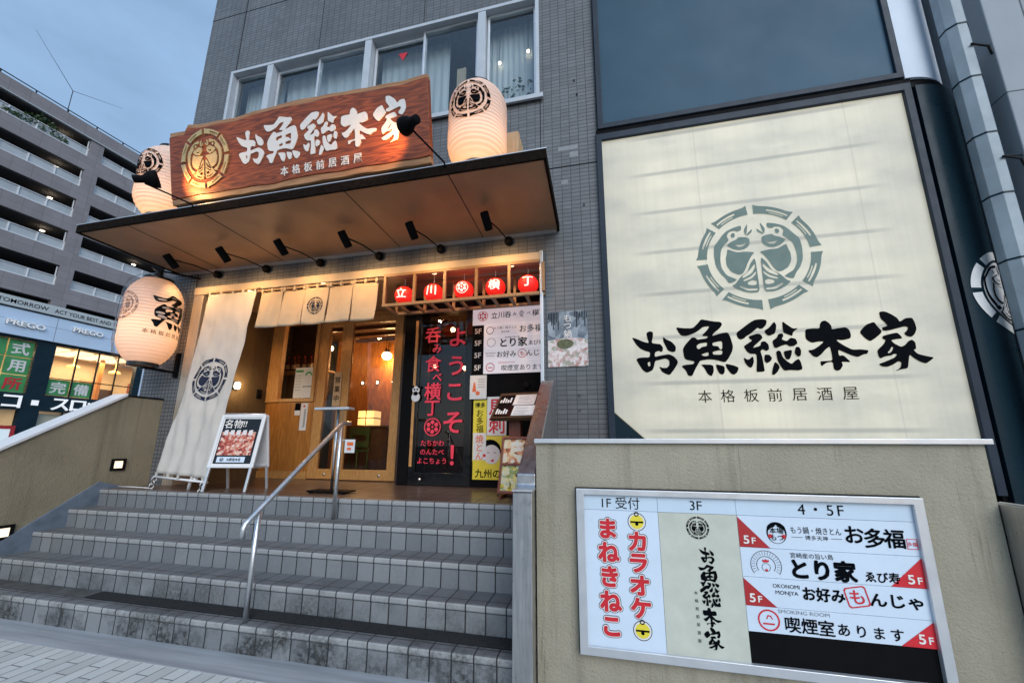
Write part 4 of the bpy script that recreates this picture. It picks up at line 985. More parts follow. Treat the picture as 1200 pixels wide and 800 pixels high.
m = MB(); fquad(m, F, -AFW + .05, AFW - .05, .32, .865, .006); o = m.build('poster', 'blackgloss', None); o.parent = af
pm = sheet_mat('meat_print', [(.25, (.10, .02, .015)), (.42, (.42, .05, .035)), (.55, (.62, .22, .14)), (.66, (.80, .62, .52)), (.8, (.30, .04, .03))], 16)
m = MB(); fquad(m, F, -.21, .20, .42, .70, .008); o = m.build('food_picture', 'meat_print', None); o.parent = af
m = MB(); text_on(m, F, '名物', -.10, .80, .115, .012, .010); text_on(m, F, '!!', .04, .80, .10, .02, .010); o = m.build('lettering', 'white_letter', None); o.parent = af
m = MB()
for i in range(5): m.add([F.P(*p, .0112) for p in ((-.19 + i * .075, .66 + .008 * (i % 2)), (-.135 + i * .075, .66), (-.14 + i * .075, .725), (-.185 + i * .075, .72))], [(0, 1, 2, 3)])
o = m.build('lettering_blocks', 'skin_ink', None); o.parent = af
m = MB(); fquad(m, F, -.185, .15, .335, .40, .010); o = m.build('name_plate', 'print_white', None); o.parent = af
m = MB(); house_name(m, F, .02, .367, .066, .012); emblem_on(m, F, -.125, .367, .024, .012); o = m.build('name_lettering', 'ink_blue', None); o.parent = af
m = MB(); m.tube([(-AFW + .02, 0, .905), (AFW - .02, 0, .905)], .014, 10); o = m.build('hinge', 'alu', None); o.parent = af
for x in (-AFW + .03, AFW - .03):
    m = MB(); m.box(x - .006, x + .006, -.15, .15, .26, .275); o = m.build('stay', 'alu', None); o.parent = af

# ------------------------------------------------------------------ handrail
hr = thing('handrail', 'slim stainless steel handrail running up the middle of the steps', 'handrail', (-2.62, 2.64, RI))
m = MB(); pts = [(-2.62, 2.52, .80), (-2.62, 2.52, .87), (-2.62, 2.53, .895), (-2.62, 2.56, .92), (-2.62, 3.51, 1.683), (-2.62, 3.55, 1.708), (-2.62, 3.60, 1.716), (-2.62, 3.68, 1.716)]
m.tube(pts, .021, 14); m.build('rail', 'steel', hr)
for y, z, zt in ((2.64, RI, .975), (3.54, 4 * RI, 1.69)):
    m = MB(); m.tube([(-2.62, y, z), (-2.62, y, zt)], .019, 14); m.build('post', 'steel', hr)
    pass

# ------------------------------------------------------------------ card stand
cs = thing('menu_card_stand', 'slim stand with clear top tray and hanging menu card behind the handrail', 'stand', (-3.02, 4.0, ZP))
m = MB(); m.box(-3.27, -2.77, 3.90, 4.10, ZP + .012, ZP + .030); m.box(-3.25, -3.21, 3.91, 3.95, ZP, ZP + .012); m.box(-2.83, -2.79, 3.91, 3.95, ZP, ZP + .012); m.build('base', 'black', cs, .003)
m = MB(); m.tube([(-3.02, 4.0, ZP + .03), (-3.02, 4.0, 1.90)], .016, 10); m.build('pole', 'steel', cs)
m = MB(); m.box(-3.30, -2.84, 3.93, 4.05, 1.895, 1.925); m.build('tray', 'alu', cs, .004)
m = MB(); m.box(-3.20, -2.90, 3.955, 3.960, 1.55, 1.893); m.build('clear_sheet', 'acrylic', cs)
m = MB(); m.box(-2.85, -2.72, 3.935, 3.939, 1.40, 1.55); m.build('menu_card', 'paper', cs)
m = MB(); m.box(-3.0, -2.72, 3.941, 3.946, 1.535, 1.55); m.build('card_arm', 'steel', cs)
F = Fr((-2.785, 3.934, 1.48)); m = MB(); fquad(m, F, -.035, .045, .0, .04, .001); fquad(m, F, -.03, .02, -.05, -.02, .001); m.build('card_picture', 'orange_ink', cs)

# ================================================================== ENTRANCE FURNITURE
rk = thing('lantern_rack', 'open wooden lattice rack with five bays hanging above the black door', 'rack', (-1.58, 4.1, 3.19))
for k in range(6):
    x = -2.60 + .405 * k
    for y in (4.08, 4.40):
        m = MB(); m.box(x, x + .034, y, y + .034, 3.226, 3.585); m.build('upright', 'lattice_wood', rk)
    m = MB(); m.box(x + .002, x + .032, 4.116, 4.398, 3.19, 3.224); m.build('crosspiece', 'lattice_wood', rk)
for k in range(5):
    m = MB(); x = -2.60 + .405 * k + .2; m.box(x, x + .03, 4.116, 4.398, 3.19, 3.222); m.build('crosspiece', 'lattice_wood', rk)
for y in (4.08, 4.40):
    for z in (3.19, 3.587):
        m = MB(); m.box(-2.602, -.606, y - .001, y + .035, z, z + .035); m.build('long_rail', 'lattice_wood', rk)
red = emit('red_paper', (1.0, .018, .012), .62, (.6, .02, .015), .25, 9)
wl = emit('red_lantern_letter', (1, .80, .74), .55)
for k, (ch, lab) in enumerate((('立', 'round red paper lantern at the left end of the lattice rack'), ('川', 'round red paper lantern with three upright strokes, second in the rack'),
                               (None, 'round red paper lantern with a flower crest in the middle of the rack'), ('横', 'round red paper lantern with a dense white character, fourth in the rack'),
                               ('丁', 'round red paper lantern with a T-like character at the right end of the rack'))):
    c = (-2.38 + .405 * k, 4.225, 3.375)
    t = thing('red_lantern', lab, 'lantern', c, 'red lanterns in the lattice rack')
    r = .122
    m = MB(); m.lathe([(max(.03, r * math.sin(math.pi * i / 30)) * (1 + .012 * (i % 2)), -r * .97 * math.cos(math.pi * i / 30)) for i in range(2, 29)], c, 32); m.build('shade', red, t, fix=False)
    for z in (-.122, .112):
        m = MB(); m.lathe([(0, 0), (.035, 0), (.035, .014), (0, .014)], (c[0], c[1], c[2] + z), 16); m.build('cap', 'blackgloss', t)
    m = MB(); m.tube([(c[0], c[1], c[2] + .12), (c[0], c[1], 3.60)], .004, 6); m.tube([(c[0], c[1], c[2] - .12), (c[0], c[1], c[2] - .145)], .006, 6); m.build('cord', 'white_metal', t)
    def fn(x, y, z, c=c):
        a = R(-84) + x / r; la = y / r; q = r + .005
        return (c[0] + q * math.cos(la) * math.cos(a), c[1] + q * math.cos(la) * math.sin(a), c[2] + q * math.sin(la))
    gs = []
    if ch:
        g = glyphs(ch, .022); s = .135; xs = [p[0] for p in g[0]]; ys = [p[1] for p in g[0]]; cx, cyy = (min(xs) + max(xs)) / 2, (min(ys) + max(ys)) / 2
        bm = MB(); gs = [([((a - cx) * s * 1.1, (b - cyy) * s, 0) for a, b, _ in g[0]], g[1])]
        big = [([(a * 6, b * 6, 0) for a, b, _ in gs[0][0]], gs[0][1])]
        w_ = wrap_pts(big, lambda x, y, z: fn(x / 6, y / 6, 0), 3)
    else:
        fm = MB(); flower_on(fm, Fr((0, 0, 0), (1, 0, 0), (0, 1, 0)), 0, 0, .078, 0)
        w_ = wrap_pts([([(v[0] * 6, v[1] * 6, 0) for v in fm.v], fm.f)], lambda x, y, z: fn(x / 6, y / 6, 0), 3)
    w_.build('lettering', wl, t)
lamp('rack_light', 'POINT', (-1.58, 4.28, 3.45), 2.0, (1, .12, .06), rk, .2)

# stacked floor guide boards beside the black door
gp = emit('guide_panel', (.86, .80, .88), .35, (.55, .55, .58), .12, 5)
F = Fr((0, BY, 0))
rows = [(3.42, 3.165, -1.70), (3.16, 2.99, -1.53), (2.985, 2.815, -1.53), (2.81, 2.64, -1.53), (2.635, 2.46, -1.53)]
cap = ['wide guide board with red flower crest at the top of the stack by the door', 'guide board with a faint round face crest, second in the stack', 'guide board with heavy black brush lettering in the middle of the stack',
       'guide board with a red ringed character, fourth in the stack', 'guide board with a red no-smoking style ring at the bottom of the stack']
for i, (z1, z0, xl) in enumerate(rows):
    t = thing('guide_board', cap[i], 'sign', (-1.2, BY, z0), 'stacked floor guide boards by the black door')
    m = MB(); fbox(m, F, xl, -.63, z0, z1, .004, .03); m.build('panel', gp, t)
    zc = (z0 + z1) / 2; m = MB(); mr = MB()
    if i == 0:
        flower_on(mr, F, -1.55, zc, .075, .033)
        for j, ch in enumerate('立川呑み食べ横丁'): text_on(m, F, ch, -1.38 + j * .098, zc, .062 if ch in 'みべ' else .10, .01, .033)
    else:
        tb = MB(); fbox(tb, F, -1.70, xl - .004, z0, z1, .004, .028); tb.build('tab', 'black', t)
        tt = MB(); text_on(tt, F, '5F', -1.615, zc, .105, .022, .031); tt.build('tab_lettering', 'white_letter', t)
    if i == 1: put(m, polys([disc(.055), disc(.047)]), lambda x, y, z: F.P(-1.44 + x, zc + y, .033)); text_on(m, F, 'もう鍋・焼きとん', -1.22, zc + .03, .042, 0, .033); text_on(m, F, '博多天神', -1.22, zc - .03, .03, 0, .033); text_on(m, F, 'お多福', -.86, zc, .11, .012, .033)
    if i == 2: put(m, polys([disc(.062), disc(.057)]), lambda x, y, z: F.P(-1.42 + x, zc + y, .033)); text_on(m, F, 'とり家', -1.10, zc - .01, .135, .032, .033); text_on(m, F, 'ゑび寿', -.79, zc - .03, .07, .012, .033); text_on(m, F, '宮崎産の旨い鳥', -1.12, zc + .065, .03, 0, .033)
    if i == 3: text_on(m, F, 'お好み', -1.20, zc, .095, .014, .033); put(mr, polys([disc(.062), disc(.054)]), lambda x, y, z: F.P(-.98 + x, zc + y, .033)); text_on(mr, F, 'も', -.98, zc, .075, .015, .033); text_on(m, F, 'んじゃ', -.79, zc, .095, .012, .033); text_on(m, F, 'OKONOMI', -1.43, zc + .02, .03, 0, .033); text_on(m, F, 'MONJYA', -1.43, zc - .02, .03, 0, .033)
    if i == 4: put(mr, polys([disc(.062), disc(.052)]), lambda x, y, z: F.P(-1.43 + x, zc + y, .033)); fquad(mr, F, -1.465, -1.395, zc - .012, zc, .033); text_on(m, F, '喫煙室あります', -.98, zc - .015, .085, .004, .033); text_on(mr, F, 'SMOKING ROOM', -1.20, zc + .058, .03, 0, .033)
    if m.v: m.build('lettering', 'ink', t)
    if mr.v: mr.build('red_print', 'red_ink', t)

# posters on the black panel
def poster(name, label, cat, x0, x1, z0, z1, mt, o=.004, F=F, group=None):
    t = thing(name, label, cat, F.P((x0 + x1) / 2, z0, 0), group); m = MB(); fbox(m, F, x0, x1, z0, z1, o, o + .004); m.build('sheet', mt, t); return t
t = poster('vertical_poster', 'narrow vertical poster with yellow top and white lower half, black and orange writing', 'poster', -1.665, -1.475, 1.28, 2.10, 'yellow_ink')
m = MB(); fquad(m, F, -1.66, -1.478, 1.30, 1.655, .0095); m.build('white_field', 'paper', t)
m = MB(); text_on(m, F, '博多', -1.57, 2.03, .075, .02, .010); column_on(m, F, 'お多福', -1.57, 1.92, .105, .11, .006, .010); m.build('lettering', 'ink', t)
m = MB(); column_on(m, F, '焼とん', -1.57, 1.575, .112, .115, .012, .011); m.build('lettering', 'orange_ink', t)
t = poster('vertical_poster', 'tall white poster with two big red-orange characters behind the menu lectern', 'poster', -1.47, -1.20, 1.62, 2.14, 'paper')
m = MB(); column_on(m, F, '馬刺', -1.335, 2.00, .24, .24, .02, .010); m.build('lettering', 'red_ink', t)
t = poster('face_poster', 'yellow poster with a white round woman face with black hair and red cheeks', 'poster', -1.66, -1.10, 1.05, 1.615, 'yellow_ink', .002)
m = MB(); put(m, polys([rounded(disc(.15, 20, 1.0, (-1.42, 1.42)), 1)]), lambda x, y, z: F.P(x, y, .0085)); m.build('hair', 'ink', t)
m = MB(); put(m, polys([disc(.125, 24, .95, (-1.40, 1.375))]), lambda x, y, z: F.P(x, y, .0092)); m.build('face', 'skin_ink', t)
m = MB(); put(m, polys([disc(.022, 12, 1, (-1.50, 1.36))]), lambda x, y, z: F.P(x, y, .0098)); put(m, polys([disc(.016, 12, 1.3, (-1.385, 1.295))]), lambda x, y, z: F.P(x, y, .0098)); m.build('cheek', 'red_ink', t)
m = MB(); fquad(m, F, -1.465, -1.425, 1.395, 1.401, .0098); fquad(m, F, -1.375, -1.335, 1.395, 1.401, .0098); text_on(m, F, '九州の', -1.45, 1.13, .12, .014, .0092); m.build('lettering', 'ink', t)
t = poster('notice_sheet', 'pale notice with a small orange figure below the guide boards', 'poster', -1.715, -1.475, 2.11, 2.44, 'paper', .034)
m = MB(); m.add([F.P(-1.68, 2.21, .040), F.P(-1.62, 2.21, .040), F.P(-1.64, 2.34, .040), F.P(-1.66, 2.34, .040)], [(0, 1, 2, 3)]); put(m, polys([disc(.03, 12, 1, (-1.60, 2.19))]), lambda x, y, z: F.P(x, y, .040)); m.build('figure_print', 'orange_ink', t)
m = MB()
for i in range(4): fquad(m, F, -1.60, -1.50, 2.27 + i * .035, 2.278 + i * .035, .040)
m.build('text_line', 'grey_ink', t)
pp = thing('panda_plaque', 'small round white plaque with black ears at the left edge of the black door', 'plaque', (-2.53, 4.97, 2.1))
F2 = Fr((-2.53, 4.985, 2.22)); m = MB(); put(m, polys([disc(.055, 18, 1, (0, .045))], .006), lambda x, y, z: F2.P(x, y, z)); put(m, polys([disc(.065, 18, 1, (0, -.06))], .006), lambda x, y, z: F2.P(x, y, z)); m.build('plate', 'paper', pp)
m = MB()
for x, y, r in ((-.045, .09, .02), (.045, .09, .02), (-.022, .05, .014), (.022, .05, .014), (0, -.008, .03)): put(m, polys([disc(r, 12, 1.2 if r > .02 else 1, (x, y))]), lambda a, b, z: F2.P(a, b, .009))
m.build('black_marks', 'ink', pp)

# menu lectern
lc = thing('menu_lectern', 'dark wooden lectern with a slanted top holding two open menus', 'lectern', (-.93, 4.32, ZP)); lc.rotation_euler = (0, 0, R(-9))
def lo(m, name, mt, bev=0):
    o = m.build(name, mt, None, bev); o.parent = lc; return o
m = MB(); m.box(-.07, .07, -.03, .04, .02, .98); lo(m, 'column', 'redwood', .004)
m = MB(); m.box(-.16, .16, -.14, .16, 0, .02); lo(m, 'foot', 'dark_wood', .003)
LF = Fr((.02, -.17, .84), (1, 0, 0), (0, .30, .30))
m = MB(); fbox(m, LF, -.27, .25, 0, .46, -.028, 0); lo(m, 'slanted_top', 'dark_wood', .004)
m = MB(); fbox(m, LF, -.25, .25, -.02, .0, -.028, .022); lo(m, 'ledge', 'dark_wood', .003)
lc_loc = lc
mu = thing('open_menu', 'open menu booklet with white pages on the slanted lectern top', 'menu', (-.93, 4.32, ZP)); mu.rotation_euler = (0, 0, R(-9))
for (x0, x1, v0, v1, nm, mt) in ((-.02, .235, .03, .20, 'page', 'paper'), (-.05, .21, .215, .40, 'page', 'skin_ink'), (-.235, -.035, .03, .20, 'photo_page', 'blackgloss'), (-.235, -.065, .215, .40, 'photo_page', 'blackgloss')):
    m = MB(); fbox(m, LF, x0, x1, v0, v1, .003, .010); o = m.build(nm, mt, None); o.parent = mu
m = MB()
for i in range(14):
    v = .05 + .025 * (i % 6) + (.185 if i > 6 else 0); fquad(m, LF, .0, .12 + .08 * random.random(), v, v + .006, .0115)
o = m.build('text_line', 'grey_ink', None); o.parent = mu
m = MB()
for i in range(10): fquad(m, LF, -.22 + .03 * (i % 5), -.20 + .03 * (i % 5), .06 + .20 * (i // 5), .15 + .20 * (i // 5) - .02 * (i % 3), .0115)
o = m.build('text_line', 'paper', None); o.parent = mu
bk = thing('gooseneck_lamp', 'small black clip lamp on the back edge of the lectern', 'lamp', (-.80, 4.6, 1.95))
m = MB(); m.tube([(-.74, 4.52, 2.02), (-.74, 4.56, 2.14), (-.80, 4.50, 2.20)], .008, 8); m.build('neck', 'black', bk)
m = MB(); m.lathe([(0, 0), (.03, .0), (.055, .06), (.05, .06), (0, .02)], (-.83, 4.47, 2.16), 18, Matrix.Rotation(R(-25), 3, 'X')); m.build('shade', 'black', bk)
# easel
ez = thing('menu_easel', 'red wooden easel holding two colourful food pictures beside the steel parapet', 'easel', (-.865, 4.10, ZP)); ez.rotation_euler = (0, 0, R(-8))
EF = Fr((0, -.08, .0), (1, 0, 0), Vector((0, .14, .62)).normalized())
def eo(m, name, mt, bev=0):
    o = m.build(name, mt, None, bev); o.parent = ez; return o
m = MB(); m.slab(-.19, .20, .045, .645, [(-.165, .175, .075, .335), (-.165, .175, .36, .62)], lambda u, v, d: EF.P(u, v, d), 0, .025); eo(m, 'frame', 'redwood', .004)
for v0, mt, st in ((.075, 'food_a', [(.25, (.05, .03, .02)), (.4, (.80, .62, .06)), (.55, (.75, .70, .55)), (.7, (.25, .35, .06)), (.85, (.75, .15, .08))]), (.36, 'food_b', [(.25, (.10, .04, .02)), (.4, (.72, .22, .08)), (.55, (.80, .62, .35)), (.7, (.80, .76, .66)), (.85, (.70, .08, .06))])):
    sheet_mat(mt, st, 11); m = MB(); fbox(m, EF, -.166, .176, v0 - .001, v0 + .261, .004, .010); eo(m, 'picture', mt)
for x in (-.16, .17):
    m = MB(); m.box(x - .012, x + .012, -.09, .20, 0, .03); eo(m, 'foot', 'redwood', .003)
m = MB(); m.tube([(0, .08, .60), (0, .24, .01)], .010, 8); eo(m, 'rear_leg', 'redwood')
bx = thing('black_speaker', 'small black box hanging on the inner side of the steel parapet', 'box', (-.60, 3.3, 1.1))
m = MB(); m.box(-.64, -.553, 3.30, 3.42, 1.14, 1.50); m.build('body', 'black', bx, .006); m = MB(); m.box(-.66, -.642, 3.32, 3.40, 1.16, 1.30); m.build('front_grille', 'dark_metal', bx)

# hot-pot poster on the tiles
PFm = Fr((0, FY, 0))
sheet_mat('hotpot_photo', [(.30, (.42, .22, .20)), (.42, (.66, .56, .55)), (.55, (.74, .70, .70)), (.66, (.30, .33, .26)), (.78, (.60, .36, .36))], 11)
sheet_mat('hotpot_sky', [(.35, (.10, .13, .17)), (.5, (.20, .25, .30)), (.65, (.30, .36, .42))], 6)
mat('broth', (.10, .11, .05), .5, 0, .5, 30)
t = thing('wall_poster', 'hot-pot food poster with white vertical writing stuck on the grey tiles', 'poster', (-.30, FY, 2.34))
m = MB(); m.grid(lambda u, v: (-.523 + .443 * u, FY - .008 - .004 * math.sin(u * 7 + v * 3) ** 2, 2.34 + .64 * v), 8, 8); m.build('sheet', 'hotpot_sky', t, fix=False)
m = MB(); m.grid(lambda u, v: (-.521 + .439 * u, FY - .0105 - .004 * math.sin(u * 7 + v * .47 * 3) ** 2, 2.342 + (.30 + .025 * math.sin(u * 3.1)) * v), 12, 6); m.build('food_photo', 'hotpot_photo', t, fix=False)
m = MB(); put(m, polys([disc(.055, 20, 1.7, (-.33, 2.60))]), lambda x, y, z: PFm.P(x, y, .0165)); m.build('broth', 'broth', t)
m = MB()
for i in range(16):
    x = -.515 + .018 * i + (.17 if i > 6 else 0)
    if x < -.09: fquad(m, PFm, x, x + .008, 2.975 - .06 - .15 * random.random(), 2.972, .0135)
m.build('dark_stripe', 'ink', t)
m = MB(); column_on(m, PFm, 'もつ鍋', -.30, 2.895, .09, .095, .006, .0145); m.build('lettering', 'white_letter', t)
for (x, z) in ((-.18, 5.42), (-.17, 5.30), (-.12, 4.12), (-.20, 2.02), (-.196, 1.86)):
    pass

# things fixed to the wooden entrance
DF = Fr((0, WD - .031, 0)); PF = Fr((0, WD, 0))
t = thing('notice_sheet', 'white and blue notices taped inside the entrance side window', 'poster', (-4.85, WD, 2.27))
m = MB(); G = Fr((0, WD + .008, 0)); fbox(m, G, -5.03, -4.67, 2.26, 2.78, 0, .001); m.build('sheet', 'paper', t)
m = MB(); fquad(m, G, -5.02, -4.87, 2.70, 2.74, .0015); put(m, polys([[(.07 * math.cos(R(a)), .07 * math.sin(R(a))) for a in range(0, 181, 15)] + [(.04 * math.cos(R(a)), .04 * math.sin(R(a))) for a in range(180, -1, -15)]]), lambda x, y, z: G.P(-4.76 + x, 2.64 + y, .0015)); m.build('print', 'green_ink', t)
m = MB(); fquad(m, G, -4.86, -4.68, 2.44, 2.465, .0015)
for i in range(6): fquad(m, G, -5.01, -4.90, 2.64 - i * .05, 2.648 - i * .05, .0015)
m.build('text_line', 'grey_ink', t)
t = thing('name_strip', 'white vertical card with red seal and small writing on the orange wood panel', 'sign', (-4.75, WD, 1.62))
m = MB(); fbox(m, PF, -4.83, -4.70, 1.72, 2.17, .001, .006); m.build('card', 'paper', t)
m = MB(); column_on(m, PF, '本格板前居酒屋', -4.745, 2.05, .045, .042, .004, .008); m.build('lettering', 'ink', t)
m = MB(); put(m, polys([disc(.02, 10, 1, (-4.77, 2.12))]), lambda x, y, z: PF.P(x, y, .008)); m.build('seal', 'red_ink', t)
t = thing('small_sticker', 'small dark and white sticker on the orange wood panel beside the white card', 'sticker', (-4.90, WD, 2.0))
m = MB(); fbox(m, PF, -4.95, -4.845, 2.05, 2.17, .001, .005); m.build('upper_half', 'ink', t); m = MB(); fbox(m, PF, -4.95, -4.845, 1.97, 2.049, .001, .005); m.build('lower_half', 'paper', t)
t = thing('wooden_plaque', 'pale wooden plaque with black vertical writing hanging on the door stile', 'sign', (-4.18, WD, 2.1))
m = MB(); F3 = Fr((0, WD - .056, 0)); fbox(m, F3, -4.20, -4.06, 2.10, 2.66, .001, .014); m.build('plate', 'plain_wood', t, .003)
m = MB(); column_on(m, F3, '営業中', -4.13, 2.53, .15, .11, .015, .016); m.build('lettering', 'ink', t)
t = thing('wall_sconce', 'small glowing white wall lamp on the brown recess wall beside the banner', 'lamp', (-5.55, 4.83, 2.39))
m = MB(); m.lathe([(0, -.055), (.03, -.05), (.042, -.02), (.042, .03), (.03, .055), (0, .06)], (-5.50, 4.83, 2.39), 16); m.build('globe', emit('sconce', (1, .83, .6), 6), t)
m = MB(); m.box(-5.549, -5.535, 4.79, 4.87, 2.33, 2.45); m.build('plate', 'black', t)
lamp('sconce_light', 'POINT', (-5.42, 4.83, 2.39), 5, (1, .70, .38), t, .05)
t = thing('door_intercom', 'small black intercom box on the brown recess wall', 'intercom', (-5.55, 5.28, 2.25))
m = MB(); m.box(-5.549, -5.52, 5.24, 5.32, 2.24, 2.39); m.build('body', 'black', t, .004); m = MB(); m.box(-5.519, -5.517, 5.262, 5.298, 2.33, 2.37); m.build('button', 'dark_metal', t)
# downlights in the lintel
for x in (-4.75, -3.55, -1.95, -.95):
    t = thing('lintel_downlight', 'small round downlight set under the steel lintel edge, ' + {-4.75: 'above the long banner', -3.55: 'above the short curtain', -1.95: 'above the left red lanterns', -.95: 'above the right red lanterns'}[x], 'lamp', (x, 4.16, 3.6), 'lintel downlights')
    m = MB(); m.lathe([(0, 0), (.028, 0), (.032, .012), (0, .012)], (x, 4.16, 3.609), 14); m.build('lens', emit('downlight', (1, .66, .32), 3), t, fix=False)

# ------------------------------------------------------------------ inside the restaurant
def bulb(loc, label, power, r=.06, s=14):
    t = thing('pendant_bulb', label, 'lamp', loc, 'pendant bulbs inside the restaurant')
    m = MB(); m.lathe([(max(.002, r * math.sin(math.pi * i / 12)), -r * math.cos(math.pi * i / 12)) for i in range(13)], loc, 16); m.build('globe', emit('bulb_glow', (1, .66, .30), s), t, fix=False)
    m = MB(); m.tube([(loc[0], loc[1], loc[2] + r), (loc[0], loc[1], 3.88)], .006, 6); m.build('cord', 'black', t)
    m = MB(); m.lathe([(.022, r * .8), (.022, r + .06), (.012, r + .08)], loc, 12); m.build('holder', 'dark_metal', t)
    lamp('bulb_light', 'POINT', (loc[0], loc[1], loc[2] - r - .03), power, (1, .58, .24), t, .06)
bulb((-4.28, 7.0, 3.32), 'glowing pendant bulb seen high through the right door leaf, nearer the counter', 36, .08)
bulb((-4.47, 7.4, 3.42), 'glowing pendant bulb just behind another one through the right door leaf', 36, .08)
bulb((-5.55, 6.9, 3.52), 'glowing pendant bulb seen through the narrow left door leaf', 12)
bulb((-6.3, 7.8, 3.5), 'glowing pendant bulb deep in the room on the left', 4)
bulb((-2.65, 6.6, 3.66), 'glowing bulb seen high through the black lettered door', 5, .045)
bulb((-2.39, 6.6, 2.90), 'glowing bulb lower right behind the black lettered door', 4, .04)
bulb((-2.99, 6.6, 2.95), 'glowing bulb low left behind the black lettered door', 4, .04)
for i, x in enumerate((-5.55, -5.15, -4.78, -4.40)):
    t = thing('spark_lamp', 'tiny white lamp in a row of four on the amber wall behind the bar', 'lamp', (x, 7.58, 2.86), 'row of tiny lamps behind the bar')
    m = MB(); m.lathe([(max(.001, .022 * math.sin(math.pi * k / 8)), -.030 * math.cos(math.pi * k / 8)) for k in range(9)], (x, 7.55, 2.86), 10); m.build('globe', emit('spark', (1, .9, .75), 9), t, fix=False)
    m = MB(); m.box(x - .02, x + .02, 7.575, 7.598, 2.83, 2.92); m.build('bracket', 'dark_metal', t)
ct = thing('bar_counter', 'dark wooden bar counter standing behind the sliding glass door', 'counter', (-4.2, 6.7, ZP))
m = MB(); m.box(-4.85, -3.2, 6.55, 7.0, ZP, 1.80); m.build('front', 'dark_wood', ct)
m = MB(); m.box(-4.90, -3.1, 6.50, 7.05, 1.802, 1.85); m.build('top', 'dark_wood', ct, .004)
al = thing('table_lantern', 'glowing square paper table lamp with dark crossbars on the bar counter', 'lamp', (-4.36, 6.7, 1.85))
m = MB(); m.box(-4.54, -4.20, 6.60, 6.84, 1.87, 2.14); m.build('shade', emit('andon', (1, .66, .26), .9), al)
m = MB(); m.box(-4.545, -4.195, 6.595, 6.845, 1.99, 2.01); m.box(-4.38, -4.36, 6.595, 6.845, 1.869, 2.145); m.box(-4.38, -4.36, 6.71, 6.73, 2.14, 2.25); m.build('crossbar', 'dark_wood', al)
lamp('lamp_light', 'POINT', (-4.37, 6.5, 2.0), 3, (1, .6, .25), al, .1)
for z, lab, y in ((3.02, 'upper wooden bottle shelf on the back wall', 8.95), (2.62, 'lower wooden bottle shelf on the back wall', 8.95)):
    t = thing('bottle_shelf', lab, 'shelf', (-5.5, y, z), 'bottle shelves on the back wall')
    m = MB(); m.box(-7.5, -3.4, y - .12, y + .24, z, z + .03); m.build('board', 'plain_wood', t)
    for x in (-7.0, -5.5, -4.0):
        m = MB(); m.box(x, x + .03, y - .10, y + .24, z - .12, z - .001); m.build('bracket', 'dark_wood', t)
fs = thing('front_shelf', 'wooden shelf with bottles close behind the entrance side window', 'shelf', (-5.5, 6.2, 2.78))
m = MB(); m.box(-6.6, -4.95, 6.1, 6.35, 2.85, 2.88); m.build('board', 'plain_wood', fs)
for x in (-6.5, -5.1):
    m = MB(); m.box(x, x + .04, 6.12, 6.33, ZP, 2.849); m.build('support', 'dark_wood', fs)
def bottle(loc, mt, label, group):
    t = thing('sake_bottle', label, 'bottle', loc, group); h = .30; r = .04
    m = MB(); m.lathe([(0, 0), (r, .002), (r, .18), (r * .9, .205), (r * .36, .25), (r * .34, .30), (0, .30)], loc, 12); m.build('glass_body', mt, t, fix=False)
    m = MB(); m.lathe([(r + .001, .06), (r + .001, .15)], loc, 12); m.build('paper_label', 'bottle_label', t, fix=False)
    m = MB(); m.lathe([(r * .38, .285), (r * .38, .315), (0, .315)], loc, 10); m.build('cap', 'red_ink', t, fix=False)
    return t
b1 = bottle((-6.45, 6.22, 2.88), 'bottle_brown', 'labelled brown sake bottle in the row on the front shelf', 'bottles on the front shelf')
for i in range(1, 12): copy_tree(b1, (-6.45 + i * .125, 6.22 + .02 * (i % 3), 2.88))
b2 = bottle((-6.9, 8.95, 3.05), 'bottle_green', 'labelled green bottle in the row on the upper back shelf', 'bottles on the upper back shelf')
for i in range(1, 16): copy_tree(b2, (-6.9 + i * .20, 8.95 + .02 * (i % 2), 3.05))
b3 = bottle((-6.9, 8.95, 2.65), 'bottle_brown', 'labelled brown bottle in the row on the lower back shelf', 'bottles on the lower back shelf')
for i in range(1, 16): copy_tree(b3, (-6.9 + i * .20, 8.95 + .02 * (i % 2), 2.65))
mat('chair_green', (.03, .09, .02), .5)
t = thing('indoor_chair', 'green chair partly seen low through the glass door', 'chair', (-4.3, 6.15, ZP))
m = MB(); m.box(-4.52, -4.12, 6.05, 6.40, ZP + .42, ZP + .46); m.build('seat', 'chair_green', t); m = MB(); m.slab(-4.52, -4.12, ZP + .5, ZP + .85, [(-4.46, -4.18, ZP + .6, ZP + .72)], lambda u, v, d: (u, d, v), 6.36, 6.40); m.build('backrest', 'chair_green', t)
for x in (-4.50, -4.14):
    for y in (6.07, 6.38):
        m = MB(); m.tube([(x, y, ZP), (x, y, ZP + .419 if y < 6.2 else ZP + .50)], .014, 8); m.build('leg', 'chair_green', t)

# ================================================================== FLOOR DIRECTORY ON THE STUCCO WALL
dr = thing('floor_directory', 'white framed floor directory board with red and black shop names on the stucco wall', 'sign', (.76, 2.6, .3))
DX0, DX1, DZ0, DZ1 = -.157, 1.668, .288, 1.222
F = Fr((0, 2.572, 0))
m = MB(); m.slab(DX0, DX1, DZ0, DZ1, [(DX0 + .048, DX1 - .048, DZ0 + .048, DZ1 - .035)], lambda u, v, d: (u, d, v), 2.552, 2.598); m.build('frame', 'alu', dr, .003)
m = MB(); m.box(DX0 - .006, DX1 + .006, 2.585, 2.599, DZ0 - .006, DZ1 + .006); m.build('back_box', 'black', dr)
x0, x1, x2, x3 = DX0 + .048, .330, .762, DX1 - .048; zb, zt, zh = DZ0 + .048, DZ1 - .035, 1.098
def panel(name, a, b, c, d, mt, o=.0):
    m = MB(); fbox(m, F, a, b, c, d, -.01, o); return m.build(name, mt, dr)
